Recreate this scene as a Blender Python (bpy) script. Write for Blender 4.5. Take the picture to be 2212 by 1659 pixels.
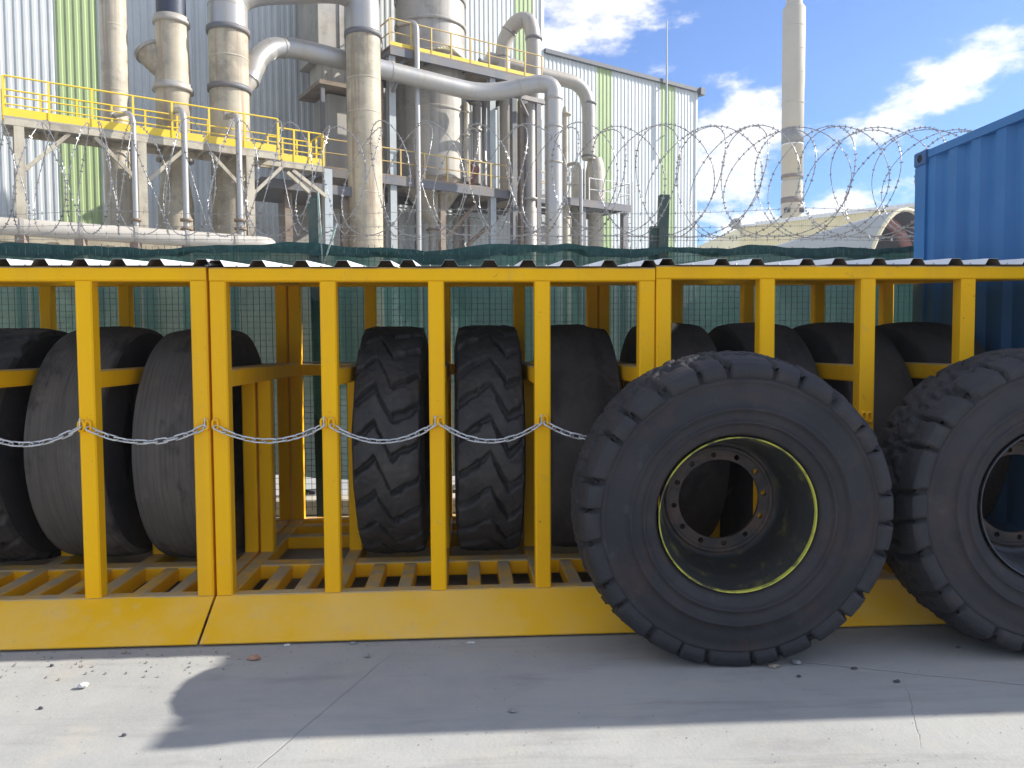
import bpy, math, random
from mathutils import Vector, Matrix, noise
R = math.radians
random.seed(7)
scene = bpy.context.scene
for o in list(bpy.data.objects):
    bpy.data.objects.remove(o)

# ------------------------------------------------------------------ camera
FPX, IMW, IMH = 1665.5, 2212.0, 1659.0
YAW, PITCH, ROLL, EYE = 0.0596, 0.0489, -0.0055, 1.5713
FW = Vector((math.sin(YAW)*math.cos(PITCH), math.cos(YAW)*math.cos(PITCH), -math.sin(PITCH)))
_r = Vector((math.cos(YAW), -math.sin(YAW), 0)); _u = _r.cross(FW)
RT = math.cos(ROLL)*_r + math.sin(ROLL)*_u
UP = -math.sin(ROLL)*_r + math.cos(ROLL)*_u
CP = Vector((0, 0, EYE))
cam = bpy.data.cameras.new('camera')
cam.sensor_width = 36.0
cam.lens = 36.0*FPX/IMW
cam.clip_start, cam.clip_end = 0.05, 3000
co = bpy.data.objects.new('camera', cam)
scene.collection.objects.link(co)
co.matrix_world = Matrix(((RT.x, UP.x, -FW.x, CP.x), (RT.y, UP.y, -FW.y, CP.y), (RT.z, UP.z, -FW.z, CP.z), (0, 0, 0, 1)))
scene.camera = co

# ------------------------------------------------------------------ light
SUN_EL, SUN_B = R(32.2), R(7.0)          # sun stands to the right, a little behind the racks
SUN_DIR = Vector((math.cos(SUN_EL)*math.cos(SUN_B), math.cos(SUN_EL)*math.sin(SUN_B), math.sin(SUN_EL)))
sd = bpy.data.lights.new('sun', 'SUN')
sd.energy, sd.angle, sd.color = 3.0, R(0.53), (1.0, 0.95, 0.86)
so = bpy.data.objects.new('sun', sd)
so.rotation_euler = SUN_DIR.to_track_quat('Z', 'Y').to_euler()
so.location = (30, 5, 30)
scene.collection.objects.link(so)

vs = scene.view_settings
vs.view_transform, vs.look, vs.exposure, vs.gamma = 'Standard', 'None', 1.45, 1.0
vs.use_curve_mapping = False
scene.cycles.use_denoising = True
scene.cycles.max_bounces = 8
scene.cycles.transparent_max_bounces = 16

world = bpy.data.worlds.new('World')
scene.world = world
world.use_nodes = True
SKY_STRENGTH = 0.13
HAZE = 0.0011

def ray(x, y):
    return FW + RT*((x-IMW/2)/FPX) - UP*((y-IMH/2)/FPX)

def build_world():
    nt = world.node_tree; nt.nodes.clear()
    N = nt.nodes.new; L = nt.links.new
    out = N('ShaderNodeOutputWorld'); bg = N('ShaderNodeBackground'); bg.inputs['Strength'].default_value = SKY_STRENGTH
    sky = N('ShaderNodeTexSky'); sky.sky_type = 'NISHITA'; sky.sun_disc = False
    sky.sun_elevation = SUN_EL; sky.sun_rotation = math.pi/2 - SUN_B
    sky.altitude = 100; sky.air_density = 1.0; sky.dust_density = 0.3; sky.ozone_density = 2.5
    tc = N('ShaderNodeTexCoord'); sep = N('ShaderNodeSeparateXYZ'); L(tc.outputs['Generated'], sep.inputs[0])
    def M(op, a, b=None, c=None):
        n = N('ShaderNodeMath'); n.operation = op
        for i, v in enumerate((a, b, c)):
            if v is None: continue
            if isinstance(v, (int, float)): n.inputs[i].default_value = v
            else: L(v, n.inputs[i])
        return n.outputs[0]
    az = M('ARCTAN2', sep.outputs[0], sep.outputs[1]); el = M('ARCSINE', sep.outputs[2])
    comb = N('ShaderNodeCombineXYZ')
    zz = M('ADD', M('MAXIMUM', sep.outputs[2], 0.0), 0.16)
    L(M('DIVIDE', sep.outputs[0], zz), comb.inputs[0]); L(M('DIVIDE', sep.outputs[1], zz), comb.inputs[1])
    comb.inputs[2].default_value = 3.7
    n1 = N('ShaderNodeTexNoise'); n1.inputs['Scale'].default_value = 1.15; n1.inputs['Detail'].default_value = 9; n1.inputs['Roughness'].default_value = 0.58
    L(comb.outputs[0], n1.inputs['Vector'])
    n2 = N('ShaderNodeTexNoise'); n2.inputs['Scale'].default_value = 12.0; n2.inputs['Detail'].default_value = 8; n2.inputs['Roughness'].default_value = 0.62
    mp = N('ShaderNodeMapping'); mp.inputs['Scale'].default_value = (1, 1, 1.9); L(tc.outputs['Generated'], mp.inputs[0]); L(mp.outputs[0], n2.inputs['Vector'])
    # cloud banks: picture point, half sizes (rad), tilt, weight
    banks = [((1590, 300), .065, .10, 0.0, 1.0), ((1600, 470), .09, .045, 0.0, .62), ((1990, 205), .15, .038, 0.34, .85),
             ((2110, 100), .08, .026, 0.2, .7), ((1270, 60), .15, .045, 0.25, .62), ((1850, 470), .16, .04, 0.05, .72),
             ((1420, 160), .05, .02, 0.2, .45), ((1900, 265), .06, .028, 0.1, .7)]
    tot = None
    for (px, w, h, t, wt) in banks:
        d = ray(*px).normalized()
        a0, e0 = math.atan2(d.x, d.y), math.asin(d.z)
        dx, dy = M('SUBTRACT', az, a0), M('SUBTRACT', el, e0)
        ct, st = math.cos(t), math.sin(t)
        xr = M('ADD', M('MULTIPLY', dx, ct/w), M('MULTIPLY', dy, st/w))
        yr = M('ADD', M('MULTIPLY', dx, -st/h), M('MULTIPLY', dy, ct/h))
        q = M('ADD', M('MULTIPLY', xr, xr), M('MULTIPLY', yr, yr))
        g = M('MULTIPLY', M('EXPONENT', M('MULTIPLY', q, -1.0)), wt)
        tot = g if tot is None else M('MAXIMUM', tot, g)
    field = M('ADD', M('MULTIPLY', n1.outputs['Fac'], 0.55), M('MULTIPLY', n2.outputs['Fac'], 0.75))
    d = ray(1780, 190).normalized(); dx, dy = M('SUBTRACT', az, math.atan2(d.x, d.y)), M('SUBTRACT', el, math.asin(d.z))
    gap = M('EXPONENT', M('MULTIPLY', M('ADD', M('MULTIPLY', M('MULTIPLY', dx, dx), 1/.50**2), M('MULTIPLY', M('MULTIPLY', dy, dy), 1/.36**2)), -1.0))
    field = M('ADD', M('ADD', field, .23), M('MULTIPLY', gap, -.25))      # broken cloud, added out of view to lift ambient light, thinner over the works
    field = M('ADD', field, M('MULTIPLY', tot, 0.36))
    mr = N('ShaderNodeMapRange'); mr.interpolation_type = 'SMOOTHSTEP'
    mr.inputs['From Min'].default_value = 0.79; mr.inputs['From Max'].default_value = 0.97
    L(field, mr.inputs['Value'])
    # brighter tops, greyer thick cores
    mr2 = N('ShaderNodeMapRange'); mr2.inputs['From Min'].default_value = 0.90; mr2.inputs['From Max'].default_value = 1.12
    L(field, mr2.inputs['Value'])
    cc = N('ShaderNodeMix'); cc.data_type = 'RGBA'
    cc.inputs['A'].default_value = (3.65, 3.6, 3.55, 1); cc.inputs['B'].default_value = (2.55, 2.65, 2.8, 1)
    L(mr2.outputs[0], cc.inputs['Factor'])
    mix = N('ShaderNodeMix'); mix.data_type = 'RGBA'
    tint = N('ShaderNodeMix'); tint.data_type = 'RGBA'; tint.blend_type = 'MULTIPLY'; tint.inputs['Factor'].default_value = 1.0
    tint.inputs['B'].default_value = (.27, .385, .56, 1); L(sky.outputs[0], tint.inputs['A'])
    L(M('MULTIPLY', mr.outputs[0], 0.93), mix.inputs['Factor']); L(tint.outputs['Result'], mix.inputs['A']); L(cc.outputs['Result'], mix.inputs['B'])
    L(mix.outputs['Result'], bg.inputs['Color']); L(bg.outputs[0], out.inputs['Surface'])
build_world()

# ------------------------------------------------------------------ placing helpers
def at_y(x, y, Y):
    d = ray(x, y); return CP + d*(Y/d.y)
def at_z(x, y, z):
    d = ray(x, y); return CP + d*((z-EYE)/d.z)
def project(P):
    d = Vector(P)-CP; k = d.dot(FW)
    return (IMW/2 + FPX*d.dot(RT)/k, IMH/2 - FPX*d.dot(UP)/k)
PA = R(30.5)                                   # the works runs 30 degrees askew to the racks
PU = Vector((math.cos(PA), math.sin(PA), 0)); PN = Vector((math.sin(PA), -math.cos(PA), 0))
PO = at_y(1175, 300, 43.0); PO.z = 0
def W(u, n, z=0.0): return PO + PU*u + PN*n + Vector((0, 0, z))
def pl(x, y, n):                               # a point of the works on the plane n metres in front of its wall
    d = ray(x, y); t = ((PO-CP).dot(PN)+n)/d.dot(PN); return CP + d*t
def loc_u(P): return (P-PO).dot(PU)
def z_at(P, y):                                # height over P whose picture row is y
    lo, hi = -5.0, 60.0
    for _ in range(50):
        m = (lo+hi)/2
        if project((P.x, P.y, m))[1] > y: lo = m
        else: hi = m
    return lo
def mpp(P): return (Vector(P)-CP).dot(FW)/FPX  # metres per picture unit

# ------------------------------------------------------------------ mesh helpers
COL = scene.collection
def link(o, parent=None):
    COL.objects.link(o)
    if parent: o.parent = parent
    return o
def origin(o):
    v = Vector((0, 0, 0))
    while o: v += o.location; o = o.parent
    return v
def tag(o, label, cat, group=None, kind=None):
    o['label'] = label; o['category'] = cat
    if group: o['group'] = group
    if kind: o['kind'] = kind
    return o
def thing(name, loc, label, cat, group=None):
    o = bpy.data.objects.new(name, None); o.empty_display_size = 0.2
    o.location = loc; link(o); return tag(o, label, cat, group)
def struct(o): o['kind'] = 'structure'; return o

class MB:
    def __init__(s): s.v, s.f, s.sm = [], [], []
    def add(s, vs, fs, smooth=False):
        b = len(s.v); s.v += [tuple(q) for q in vs]
        s.f += [tuple(i+b for i in q) for q in fs]; s.sm += [smooth]*len(fs); return s
    def box(s, x0, x1, y0, y1, z0, z1):
        return s.add([(x, y, z) for z in (z0, z1) for y in (y0, y1) for x in (x0, x1)],
                     [(0, 2, 3, 1), (4, 5, 7, 6), (0, 1, 5, 4), (2, 6, 7, 3), (0, 4, 6, 2), (1, 3, 7, 5)])
    def bar(s, p, q, w, h, up=Vector((0, 0, 1))):
        """square bar from p to q, w across, h along up"""
        p, q = Vector(p), Vector(q); d = (q-p).normalized()
        a = d.cross(up)
        if a.length < 1e-4: a = d.cross(Vector((1, 0, 0)))
        a.normalize(); b = a.cross(d).normalized()
        c = [(-w/2, -h/2), (w/2, -h/2), (w/2, h/2), (-w/2, h/2)]
        vs = [e + a*i + b*j for e in (p, q) for i, j in c]
        return s.add(vs, [(0, 1, 2, 3), (7, 6, 5, 4), (0, 4, 5, 1), (1, 5, 6, 2), (2, 6, 7, 3), (3, 7, 4, 0)])
    def cbar(s, p, q, w, h, ch, up=Vector((0, 0, 1))):
        """bar with chamfered long edges"""
        p, q = Vector(p), Vector(q); d = (q-p).normalized()
        a = d.cross(up)
        if a.length < 1e-4: a = d.cross(Vector((0, 1, 0)))
        a.normalize(); b = a.cross(d).normalized()
        x, y = w/2, h/2
        c = [(-x+ch, -y), (x-ch, -y), (x, -y+ch), (x, y-ch), (x-ch, y), (-x+ch, y), (-x, y-ch), (-x, -y+ch)]
        vs = [e + a*i + b*j for e in (p, q) for i, j in c]
        fs = [tuple(range(8)), tuple(range(15, 7, -1))] + [(i, 8+i, 8+(i+1) % 8, (i+1) % 8) for i in range(8)]
        return s.add(vs, fs)
    def tube(s, pts, r, seg=12, caps=True, closed=False, smooth=True):
        pts = [Vector(q) for q in pts]; n = len(pts)
        rr = r if isinstance(r, (list, tuple)) else [r]*n
        T = []
        for i in range(n):
            if closed: t = pts[(i+1) % n]-pts[i-1]
            else: t = pts[min(i+1, n-1)]-pts[max(i-1, 0)]
            T.append(t.normalized() if t.length > 1e-9 else Vector((0, 0, 1)))
        a = T[0].orthogonal().normalized(); rings = []
        for i in range(n):
            a = (a - T[i]*a.dot(T[i]))
            a = a.normalized() if a.length > 1e-6 else T[i].orthogonal().normalized()
            b = T[i].cross(a)
            rings += [pts[i]+(a*math.cos(2*math.pi*k/seg)+b*math.sin(2*math.pi*k/seg))*rr[i] for k in range(seg)]
        fs = []
        for i in range(n if closed else n-1):
            j = (i+1) % n
            for k in range(seg):
                k2 = (k+1) % seg
                fs.append((i*seg+k, i*seg+k2, j*seg+k2, j*seg+k))
        s.add(rings, fs, smooth)
        if caps and not closed:
            s.add(rings[:seg], [tuple(range(seg-1, -1, -1))]); s.add(rings[-seg:], [tuple(range(seg))])
        return s
    def lathe(s, base, prof, seg=32, smooth=True, axis=None, close=False):
        """profile (radius, height) turned about a vertical line through base (or about axis)"""
        base = Vector(base); ax = Vector(axis or (0, 0, 1)).normalized()
        a = ax.orthogonal().normalized() if axis else Vector((1, 0, 0)); b = ax.cross(a)
        n = len(prof); vs = []
        for (r, h) in prof:
            vs += [base+ax*h+(a*math.cos(2*math.pi*k/seg)+b*math.sin(2*math.pi*k/seg))*r for k in range(seg)]
        fs = []
        for i in range(n if close else n-1):
            j = (i+1) % n
            for k in range(seg):
                k2 = (k+1) % seg; fs.append((i*seg+k, i*seg+k2, j*seg+k2, j*seg+k))
        return s.add(vs, fs, smooth)
    def mesh(s, name, mat, off=Vector((0, 0, 0))):
        m = bpy.data.meshes.new(name)
        m.from_pydata([(a-off.x, b-off.y, c-off.z) for a, b, c in s.v], [], s.f)
        m.polygons.foreach_set('use_smooth', s.sm)
        m.materials.append(mat); m.update(); return m
    def build(s, name, mat, parent=None, loc=None):
        off = origin(parent) if parent else Vector(loc or (0, 0, 0))
        o = bpy.data.objects.new(name, s.mesh(name, mat, off))
        if not parent: o.location = off
        return link(o, parent)
_cache = {}
def piece(name, key, make, mat, parent, loc, rot=None):
    """one of many alike pieces; the mesh is shared"""
    k = (key, mat.name)
    if k not in _cache:
        b = MB(); make(b); _cache[k] = b.mesh(name, mat)
    o = bpy.data.objects.new(name, _cache[k]); link(o, parent)
    o.location = Vector(loc) - (origin(parent) if parent else Vector((0, 0, 0)))
    if rot: o.rotation_euler = rot
    return o

# ------------------------------------------------------------------ materials
def material(name, col, rough=0.5, metal=0.0, col2=None, scale=3.0, amount=0.5, bump=0.0, bscale=None, dust=None, dust_amt=0.0,
             streak=None, streak_amt=0.0, scuffs=(), lines=None, spec=0.5, detail=6, stretch=(1, 1, 1), lo=0.35, hi=0.68, bdist=0.02):
    m = bpy.data.materials.new(name); m.use_nodes = True
    nt = m.node_tree; N = nt.nodes.new; L = nt.links.new
    b = nt.nodes['Principled BSDF']
    b.inputs['Roughness'].default_value = rough; b.inputs['Metallic'].default_value = metal
    b.inputs['Specular IOR Level'].default_value = spec
    geo = N('ShaderNodeNewGeometry')
    def mapped(sc):
        mp = N('ShaderNodeMapping'); mp.inputs['Scale'].default_value = sc; L(geo.outputs['Position'], mp.inputs[0]); return mp.outputs[0]
    def ns(vec, sc, det=6, rgh=0.6):
        n = N('ShaderNodeTexNoise'); n.inputs['Scale'].default_value = sc; n.inputs['Detail'].default_value = det
        n.inputs['Roughness'].default_value = rgh; L(vec, n.inputs['Vector']); return n.outputs['Fac']
    def ramp(v, a, c):
        r = N('ShaderNodeMapRange'); r.interpolation_type = 'SMOOTHSTEP'
        r.inputs['From Min'].default_value = a; r.inputs['From Max'].default_value = c; L(v, r.inputs['Value']); return r.outputs[0]
    def mul(a, k):
        n = N('ShaderNodeMath'); n.operation = 'MULTIPLY'; L(a, n.inputs[0])
        if isinstance(k, (int, float)): n.inputs[1].default_value = k
        else: L(k, n.inputs[1])
        return n.outputs[0]
    def mix(a, c, f):
        n = N('ShaderNodeMix'); n.data_type = 'RGBA'
        if isinstance(a, tuple): n.inputs['A'].default_value = (*a, 1)
        else: L(a, n.inputs['A'])
        if isinstance(c, tuple): n.inputs['B'].default_value = (*c, 1)
        else: L(c, n.inputs['B'])
        L(f, n.inputs['Factor']); return n.outputs['Result']
    cur = tuple(col)
    base_vec = mapped(stretch)
    if col2 is not None:
        cur = mix(cur, tuple(col2), mul(ramp(ns(base_vec, scale, detail), lo, hi), amount))
    if streak is not None:                      # vertical runs of rust or dirt
        cur = mix(cur, tuple(streak), mul(ramp(ns(mapped((2.2, 2.2, 0.10)), 1.6, 5), 0.48, 0.72), streak_amt))
    if lines is not None:                       # fine running lines, ((sx, sy, sz), colour, amount)
        cur = mix(cur, tuple(lines[1]), mul(ramp(ns(mapped(lines[0]), 1.0, 3), 0.45, 0.65), lines[2]))
    for (scol, ssc, slo, shi, samt) in scuffs:  # blotches, chips and smears
        cur = mix(cur, tuple(scol), mul(ramp(ns(base_vec, ssc, 7, .68), slo, shi), samt))
    if dust is not None:                        # dust that has settled on faces that look up
        sp = N('ShaderNodeSeparateXYZ'); L(geo.outputs['Normal'], sp.inputs[0])
        f = ramp(sp.outputs[2], 0.25, 0.85)
        n2 = ramp(ns(base_vec, 5.0), 0.2, 0.65)
        cur = mix(cur, tuple(dust), mul(mul(f, n2), dust_amt))
    if isinstance(cur, tuple): b.inputs['Base Color'].default_value = (*cur, 1)
    else: L(cur, b.inputs['Base Color'])
    if bump:
        bp = N('ShaderNodeBump'); bp.inputs['Strength'].default_value = bump; bp.inputs['Distance'].default_value = bdist
        L(ns(base_vec, bscale or scale*6, 5), bp.inputs['Height']); L(bp.outputs[0], b.inputs['Normal'])
    # uneven gloss
    rr = N('ShaderNodeMapRange'); rr.inputs['To Min'].default_value = max(0.02, rough-0.1); rr.inputs['To Max'].default_value = min(1, rough+0.12)
    L(ns(base_vec, scale*2.3, 4), rr.inputs['Value']); L(rr.outputs[0], b.inputs['Roughness'])
    return m
M = {}
M['yellow'] = material('yellow_paint', (.97, .525, .004), .5, 0, (.93, .48, .010), 1.7, .7, .06, 60, streak=(.66, .36, .04), streak_amt=.35, dust=(.46, .39, .26), dust_amt=1.0, scuffs=(((.12, .06, .03), 38, .675, .71, .85), ((.30, .18, .05), 7.5, .64, .74, .5), ((.55, .42, .18), 13, .60, .75, .3)), spec=.16)
M['yellow_skirt'] = material('yellow_paint_scuffed', (.95, .52, .015), .55, 0, (.92, .58, .13), 2.3, .85, .05, 40, lo=.3, hi=.7, scuffs=(((.78, .52, .20), 6.0, .52, .72, .5), ((.20, .13, .06), 45, .69, .76, .7), ((.40, .31, .16), 17, .62, .74, .4)), spec=.12)
M['roof'] = material('roof_sheet_white', (.74, .76, .78), .4, 0, (.6, .62, .64), 2.0, .5)
M['roof_under'] = material('roof_sheet_lining', (.16, .13, .10), .7)
M['rubber'] = material('tyre_rubber', (.022, .023, .028), .62, 0, (.046, .043, .047), 3.2, .6, .5, 55, spec=.42, lo=.4, hi=.75, bdist=.01, scuffs=(((.075, .073, .075), 11, .58, .76, .4), ((.06, .045, .04), 5, .55, .7, .4)))
M['rubber_side'] = material('tyre_sidewall', (.022, .023, .028), .7, 0, (.042, .038, .042), 2.6, .8, .4, 60, spec=.35, bdist=.006, scuffs=(((.050, .034, .032), 4.0, .50, .66, .75), ((.075, .075, .08), 9, .56, .76, .55), ((.12, .12, .125), 34, .66, .76, .45)))
M['rubber_slick'] = material('tyre_worn_smooth', (.10, .094, .089), .85, 0, (.155, .144, .13), 4.5, .55, .22, 70, spec=.3, stretch=(1, .6, .6), lines=((85, 2, 2), (.06, .056, .056), .5), scuffs=(((.17, .155, .14), 6, .56, .74, .6), ((.03, .03, .032), 3.2, .52, .66, .7), ((.24, .22, .20), 26, .68, .78, .6)))
M['rubber_slick_dark'] = material('tyre_worn_smooth_dark', (.046, .042, .042), .82, 0, (.085, .076, .072), 4.5, .55, .25, 70, spec=.3, stretch=(1, .6, .6), scuffs=(((.11, .10, .095), 6, .56, .74, .5), ((.025, .024, .026), 3.2, .52, .66, .7)))
M['rubber_lug'] = material('tyre_lugs', (.034, .035, .039), .58, 0, (.085, .08, .078), 7.0, .5, .4, 45, spec=.45, bdist=.012, scuffs=(((.12, .11, .105), 9, .55, .74, .55), ((.18, .17, .165), 30, .67, .78, .4)))
M['steel_rust'] = material('rusty_rim', (.038, .037, .04), .65, .3, (.12, .078, .06), 9.0, .75, .3, 40)
M['rim_yellow'] = material('worn_yellow_rim', (.55, .54, .08), .55, 0, (.05, .05, .045), 9.0, .95, .2, 40, lo=.46, hi=.66)
M['rim_inner'] = material('rim_inner', (.022, .024, .025), .6, .1, (.22, .20, .06), 7.0, .55, .25, 30, lo=.52, hi=.72)
M['rim_silver'] = material('rim_silver', (.10, .115, .14), .5, .4, (.06, .055, .055), 8.0, .7, .25, 40)
M['chain'] = material('galvanised_chain', (.62, .66, .70), .38, .85, (.45, .48, .52), 30, .5)
M['concrete_kerb'] = material('kerb_concrete', (.55, .50, .41), .9, 0, (.42, .37, .29), 5, .7, .5, 25)
M['post_green'] = material('old_green_post', (.045, .085, .075), .7, 0, (.11, .12, .10), 7, .6, .4, 40)
M['angle_green'] = material('pale_green_angle', (.30, .42, .38), .6, 0, (.30, .16, .09), 9, .5)
M['mesh_wire'] = material('green_mesh_wire', (.014, .040, .035), .6)
M['barb'] = material('galvanised_wire', (.40, .39, .38), .4, .7, (.26, .23, .20), 12, .5)
M['net_hem'] = material('net_hem', (.018, .070, .066), .9, 0, (.05, .13, .12), 14, .6, .3, 90)
M['blue'] = material('container_blue', (.022, .135, .33), .55, 0, (.04, .165, .37), 2.2, .7, .12, 12, streak=(.06, .11, .2), streak_amt=.35)
M['blue_dark'] = material('container_blue_dusty', (.022, .09, .22), .55, 0, (.05, .12, .25), 3, .6)
M['black'] = material('black_recess', (.012, .012, .013), .9)
M['wood'] = material('sleeper_wood', (.10, .075, .05), .85, 0, (.16, .12, .08), 8, .7, .5, 40)
M['white_clad'] = material('white_cladding', (.61, .645, .65), .5, 0, (.54, .575, .58), .8, .7, streak=(.44, .47, .47), streak_amt=.35)
M['green_clad'] = material('green_cladding', (.37, .47, .23), .5, 0, (.33, .43, .21), .8, .7, streak=(.42, .46, .28), streak_amt=.4)
M['grey_core'] = material('grey_wall', (.30, .31, .32), .8)
M['trim'] = material('dark_trim', (.10, .11, .13), .6)
M['cream'] = material('cream_painted_steel', (.52, .47, .37), .55, 0, (.42, .37, .28), 1.4, .7, .08, 9, streak=(.24, .18, .12), streak_amt=.8, scuffs=(((.25, .215, .165), .9, .46, .68, .75), ((.18, .15, .12), 2.6, .58, .72, .6)))
M['cream_rust'] = material('cream_duct_rust_streaked', (.52, .46, .34), .55, 0, (.38, .33, .25), .9, .8, .08, 9, streak=(.27, .17, .10), streak_amt=.95, scuffs=(((.23, .195, .145), .8, .46, .68, .75), ((.17, .14, .11), 2.6, .58, .72, .6)))
M['galv'] = material('galvanised_duct', (.42, .42, .42), .38, .5, (.47, .43, .36), 1.1, .6, .06, 6, streak=(.36, .31, .25), streak_amt=.4)
M['galv_dull'] = material('dull_grey_duct', (.36, .35, .33), .5, .25, (.45, .40, .33), .9, .7, streak=(.33, .28, .21), streak_amt=.45)
M['grey_steel'] = material('grey_column_steel', (.42, .47, .49), .55, .1, (.36, .38, .38), 1.2, .6, streak=(.38, .25, .15), streak_amt=.4)
M['dark_steel'] = material('dark_beam_steel', (.14, .15, .17), .6, .2, (.23, .19, .16), 1.5, .6)
M['rusty_steel'] = material('rust_brown_steel', (.22, .16, .12), .8, 0, (.34, .29, .23), 1.3, .7)
M['plant_yellow'] = material('walkway_yellow', (.82, .58, .03), .5, 0, (.72, .52, .10), 1.2, .6)
M['faded_yellow'] = material('faded_rail_yellow', (.62, .47, .16), .6, 0, (.42, .26, .14), 1.6, .7)
M['navy'] = material('dark_stack_top', (.035, .045, .07), .5, .2)
M['silo'] = material('silo_grey', (.36, .345, .32), .55, .1, (.46, .42, .35), .7, .7, streak=(.22, .19, .155), streak_amt=.75, scuffs=(((.20, .18, .15), 1.0, .48, .7, .6),))
M['tan_tank'] = material('tan_tank', (.50, .46, .38), .55, 0, (.42, .38, .31), .9, .7, streak=(.26, .20, .14), streak_amt=.7, scuffs=(((.25, .22, .17), 1.2, .48, .7, .6),))
M['chimney'] = material('chimney_beige', (.47, .425, .345), .7, 0, (.41, .37, .30), .25, .6, streak=(.48, .42, .33), streak_amt=.4)
M['chimney_band'] = material('chimney_band_brown', (.17, .13, .12), .75)
M['chimney_dark'] = material('chimney_band_slate', (.17, .18, .19), .7, 0, (.3, .29, .27), 1.5, .5)
M['white_paint'] = material('white_paint', (.72, .72, .70), .5, 0, (.6, .6, .57), 2, .5)
M['shed'] = material('pale_yellow_shed', (.80, .72, .48), .6, 0, (.72, .64, .43), .4, .6)
M['shelter_white'] = material('shelter_white', (.42, .44, .44), .6, 0, (.36, .38, .38), .3, .6)
M['red_brown'] = material('red_brown_frame', (.26, .10, .08), .7)
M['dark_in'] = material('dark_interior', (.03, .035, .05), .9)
M['pipe_white'] = material('off_white_pipeline', (.47, .44, .39), .55, 0, (.40, .36, .30), 1.2, .7)
M['stone_grey'] = material('stone_grey', (.34, .34, .34), .9, 0, (.22, .22, .22), 40, .8, .6, 90)
M['stone_white'] = material('stone_white', (.70, .69, .66), .85, 0, (.52, .51, .48), 40, .8, .5, 90)
M['stone_brick'] = material('brick_fragment_red', (.42, .17, .10), .9, 0, (.55, .38, .28), 30, .8, .6, 90)
M['stone_tan'] = material('stone_tan', (.40, .34, .26), .9, 0, (.28, .24, .19), 40, .8, .6, 90)
M['grit'] = material('grit', (.34, .32, .29), .9, 0, (.17, .16, .15), 35, .9, lo=.4, hi=.6)
M['stone_dark'] = material('stone_dark', (.07, .07, .075), .9)
M['label_white'] = material('white_plate', (.75, .77, .80), .4)

def net_material():
    m = bpy.data.materials.new('green_shade_net'); m.use_nodes = True
    nt = m.node_tree; N = nt.nodes.new; L = nt.links.new
    nt.nodes.clear(); out = N('ShaderNodeOutputMaterial')
    tr = N('ShaderNodeBsdfTransparent'); df = N('ShaderNodeBsdfDiffuse'); tl = N('ShaderNodeBsdfTranslucent')
    df.inputs[0].default_value = (.046, .125, .105, 1); tl.inputs[0].default_value = (.06, .15, .125, 1)
    a = N('ShaderNodeMixShader'); a.inputs[0].default_value = .5; L(df.outputs[0], a.inputs[1]); L(tl.outputs[0], a.inputs[2])
    geo = N('ShaderNodeNewGeometry'); n = N('ShaderNodeTexNoise'); n.inputs['Scale'].default_value = 1.8; n.inputs['Detail'].default_value = 5
    L(geo.outputs['Position'], n.inputs['Vector'])
    mr = N('ShaderNodeMapRange'); mr.inputs['To Min'].default_value = .84; mr.inputs['To Max'].default_value = .97
    L(n.outputs['Fac'], mr.inputs['Value'])
    b = N('ShaderNodeMixShader'); L(mr.outputs[0], b.inputs[0]); L(tr.outputs[0], b.inputs[1]); L(a.outputs[0], b.inputs[2])
    L(b.outputs[0], out.inputs['Surface']); return m
M['net'] = net_material()

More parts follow.
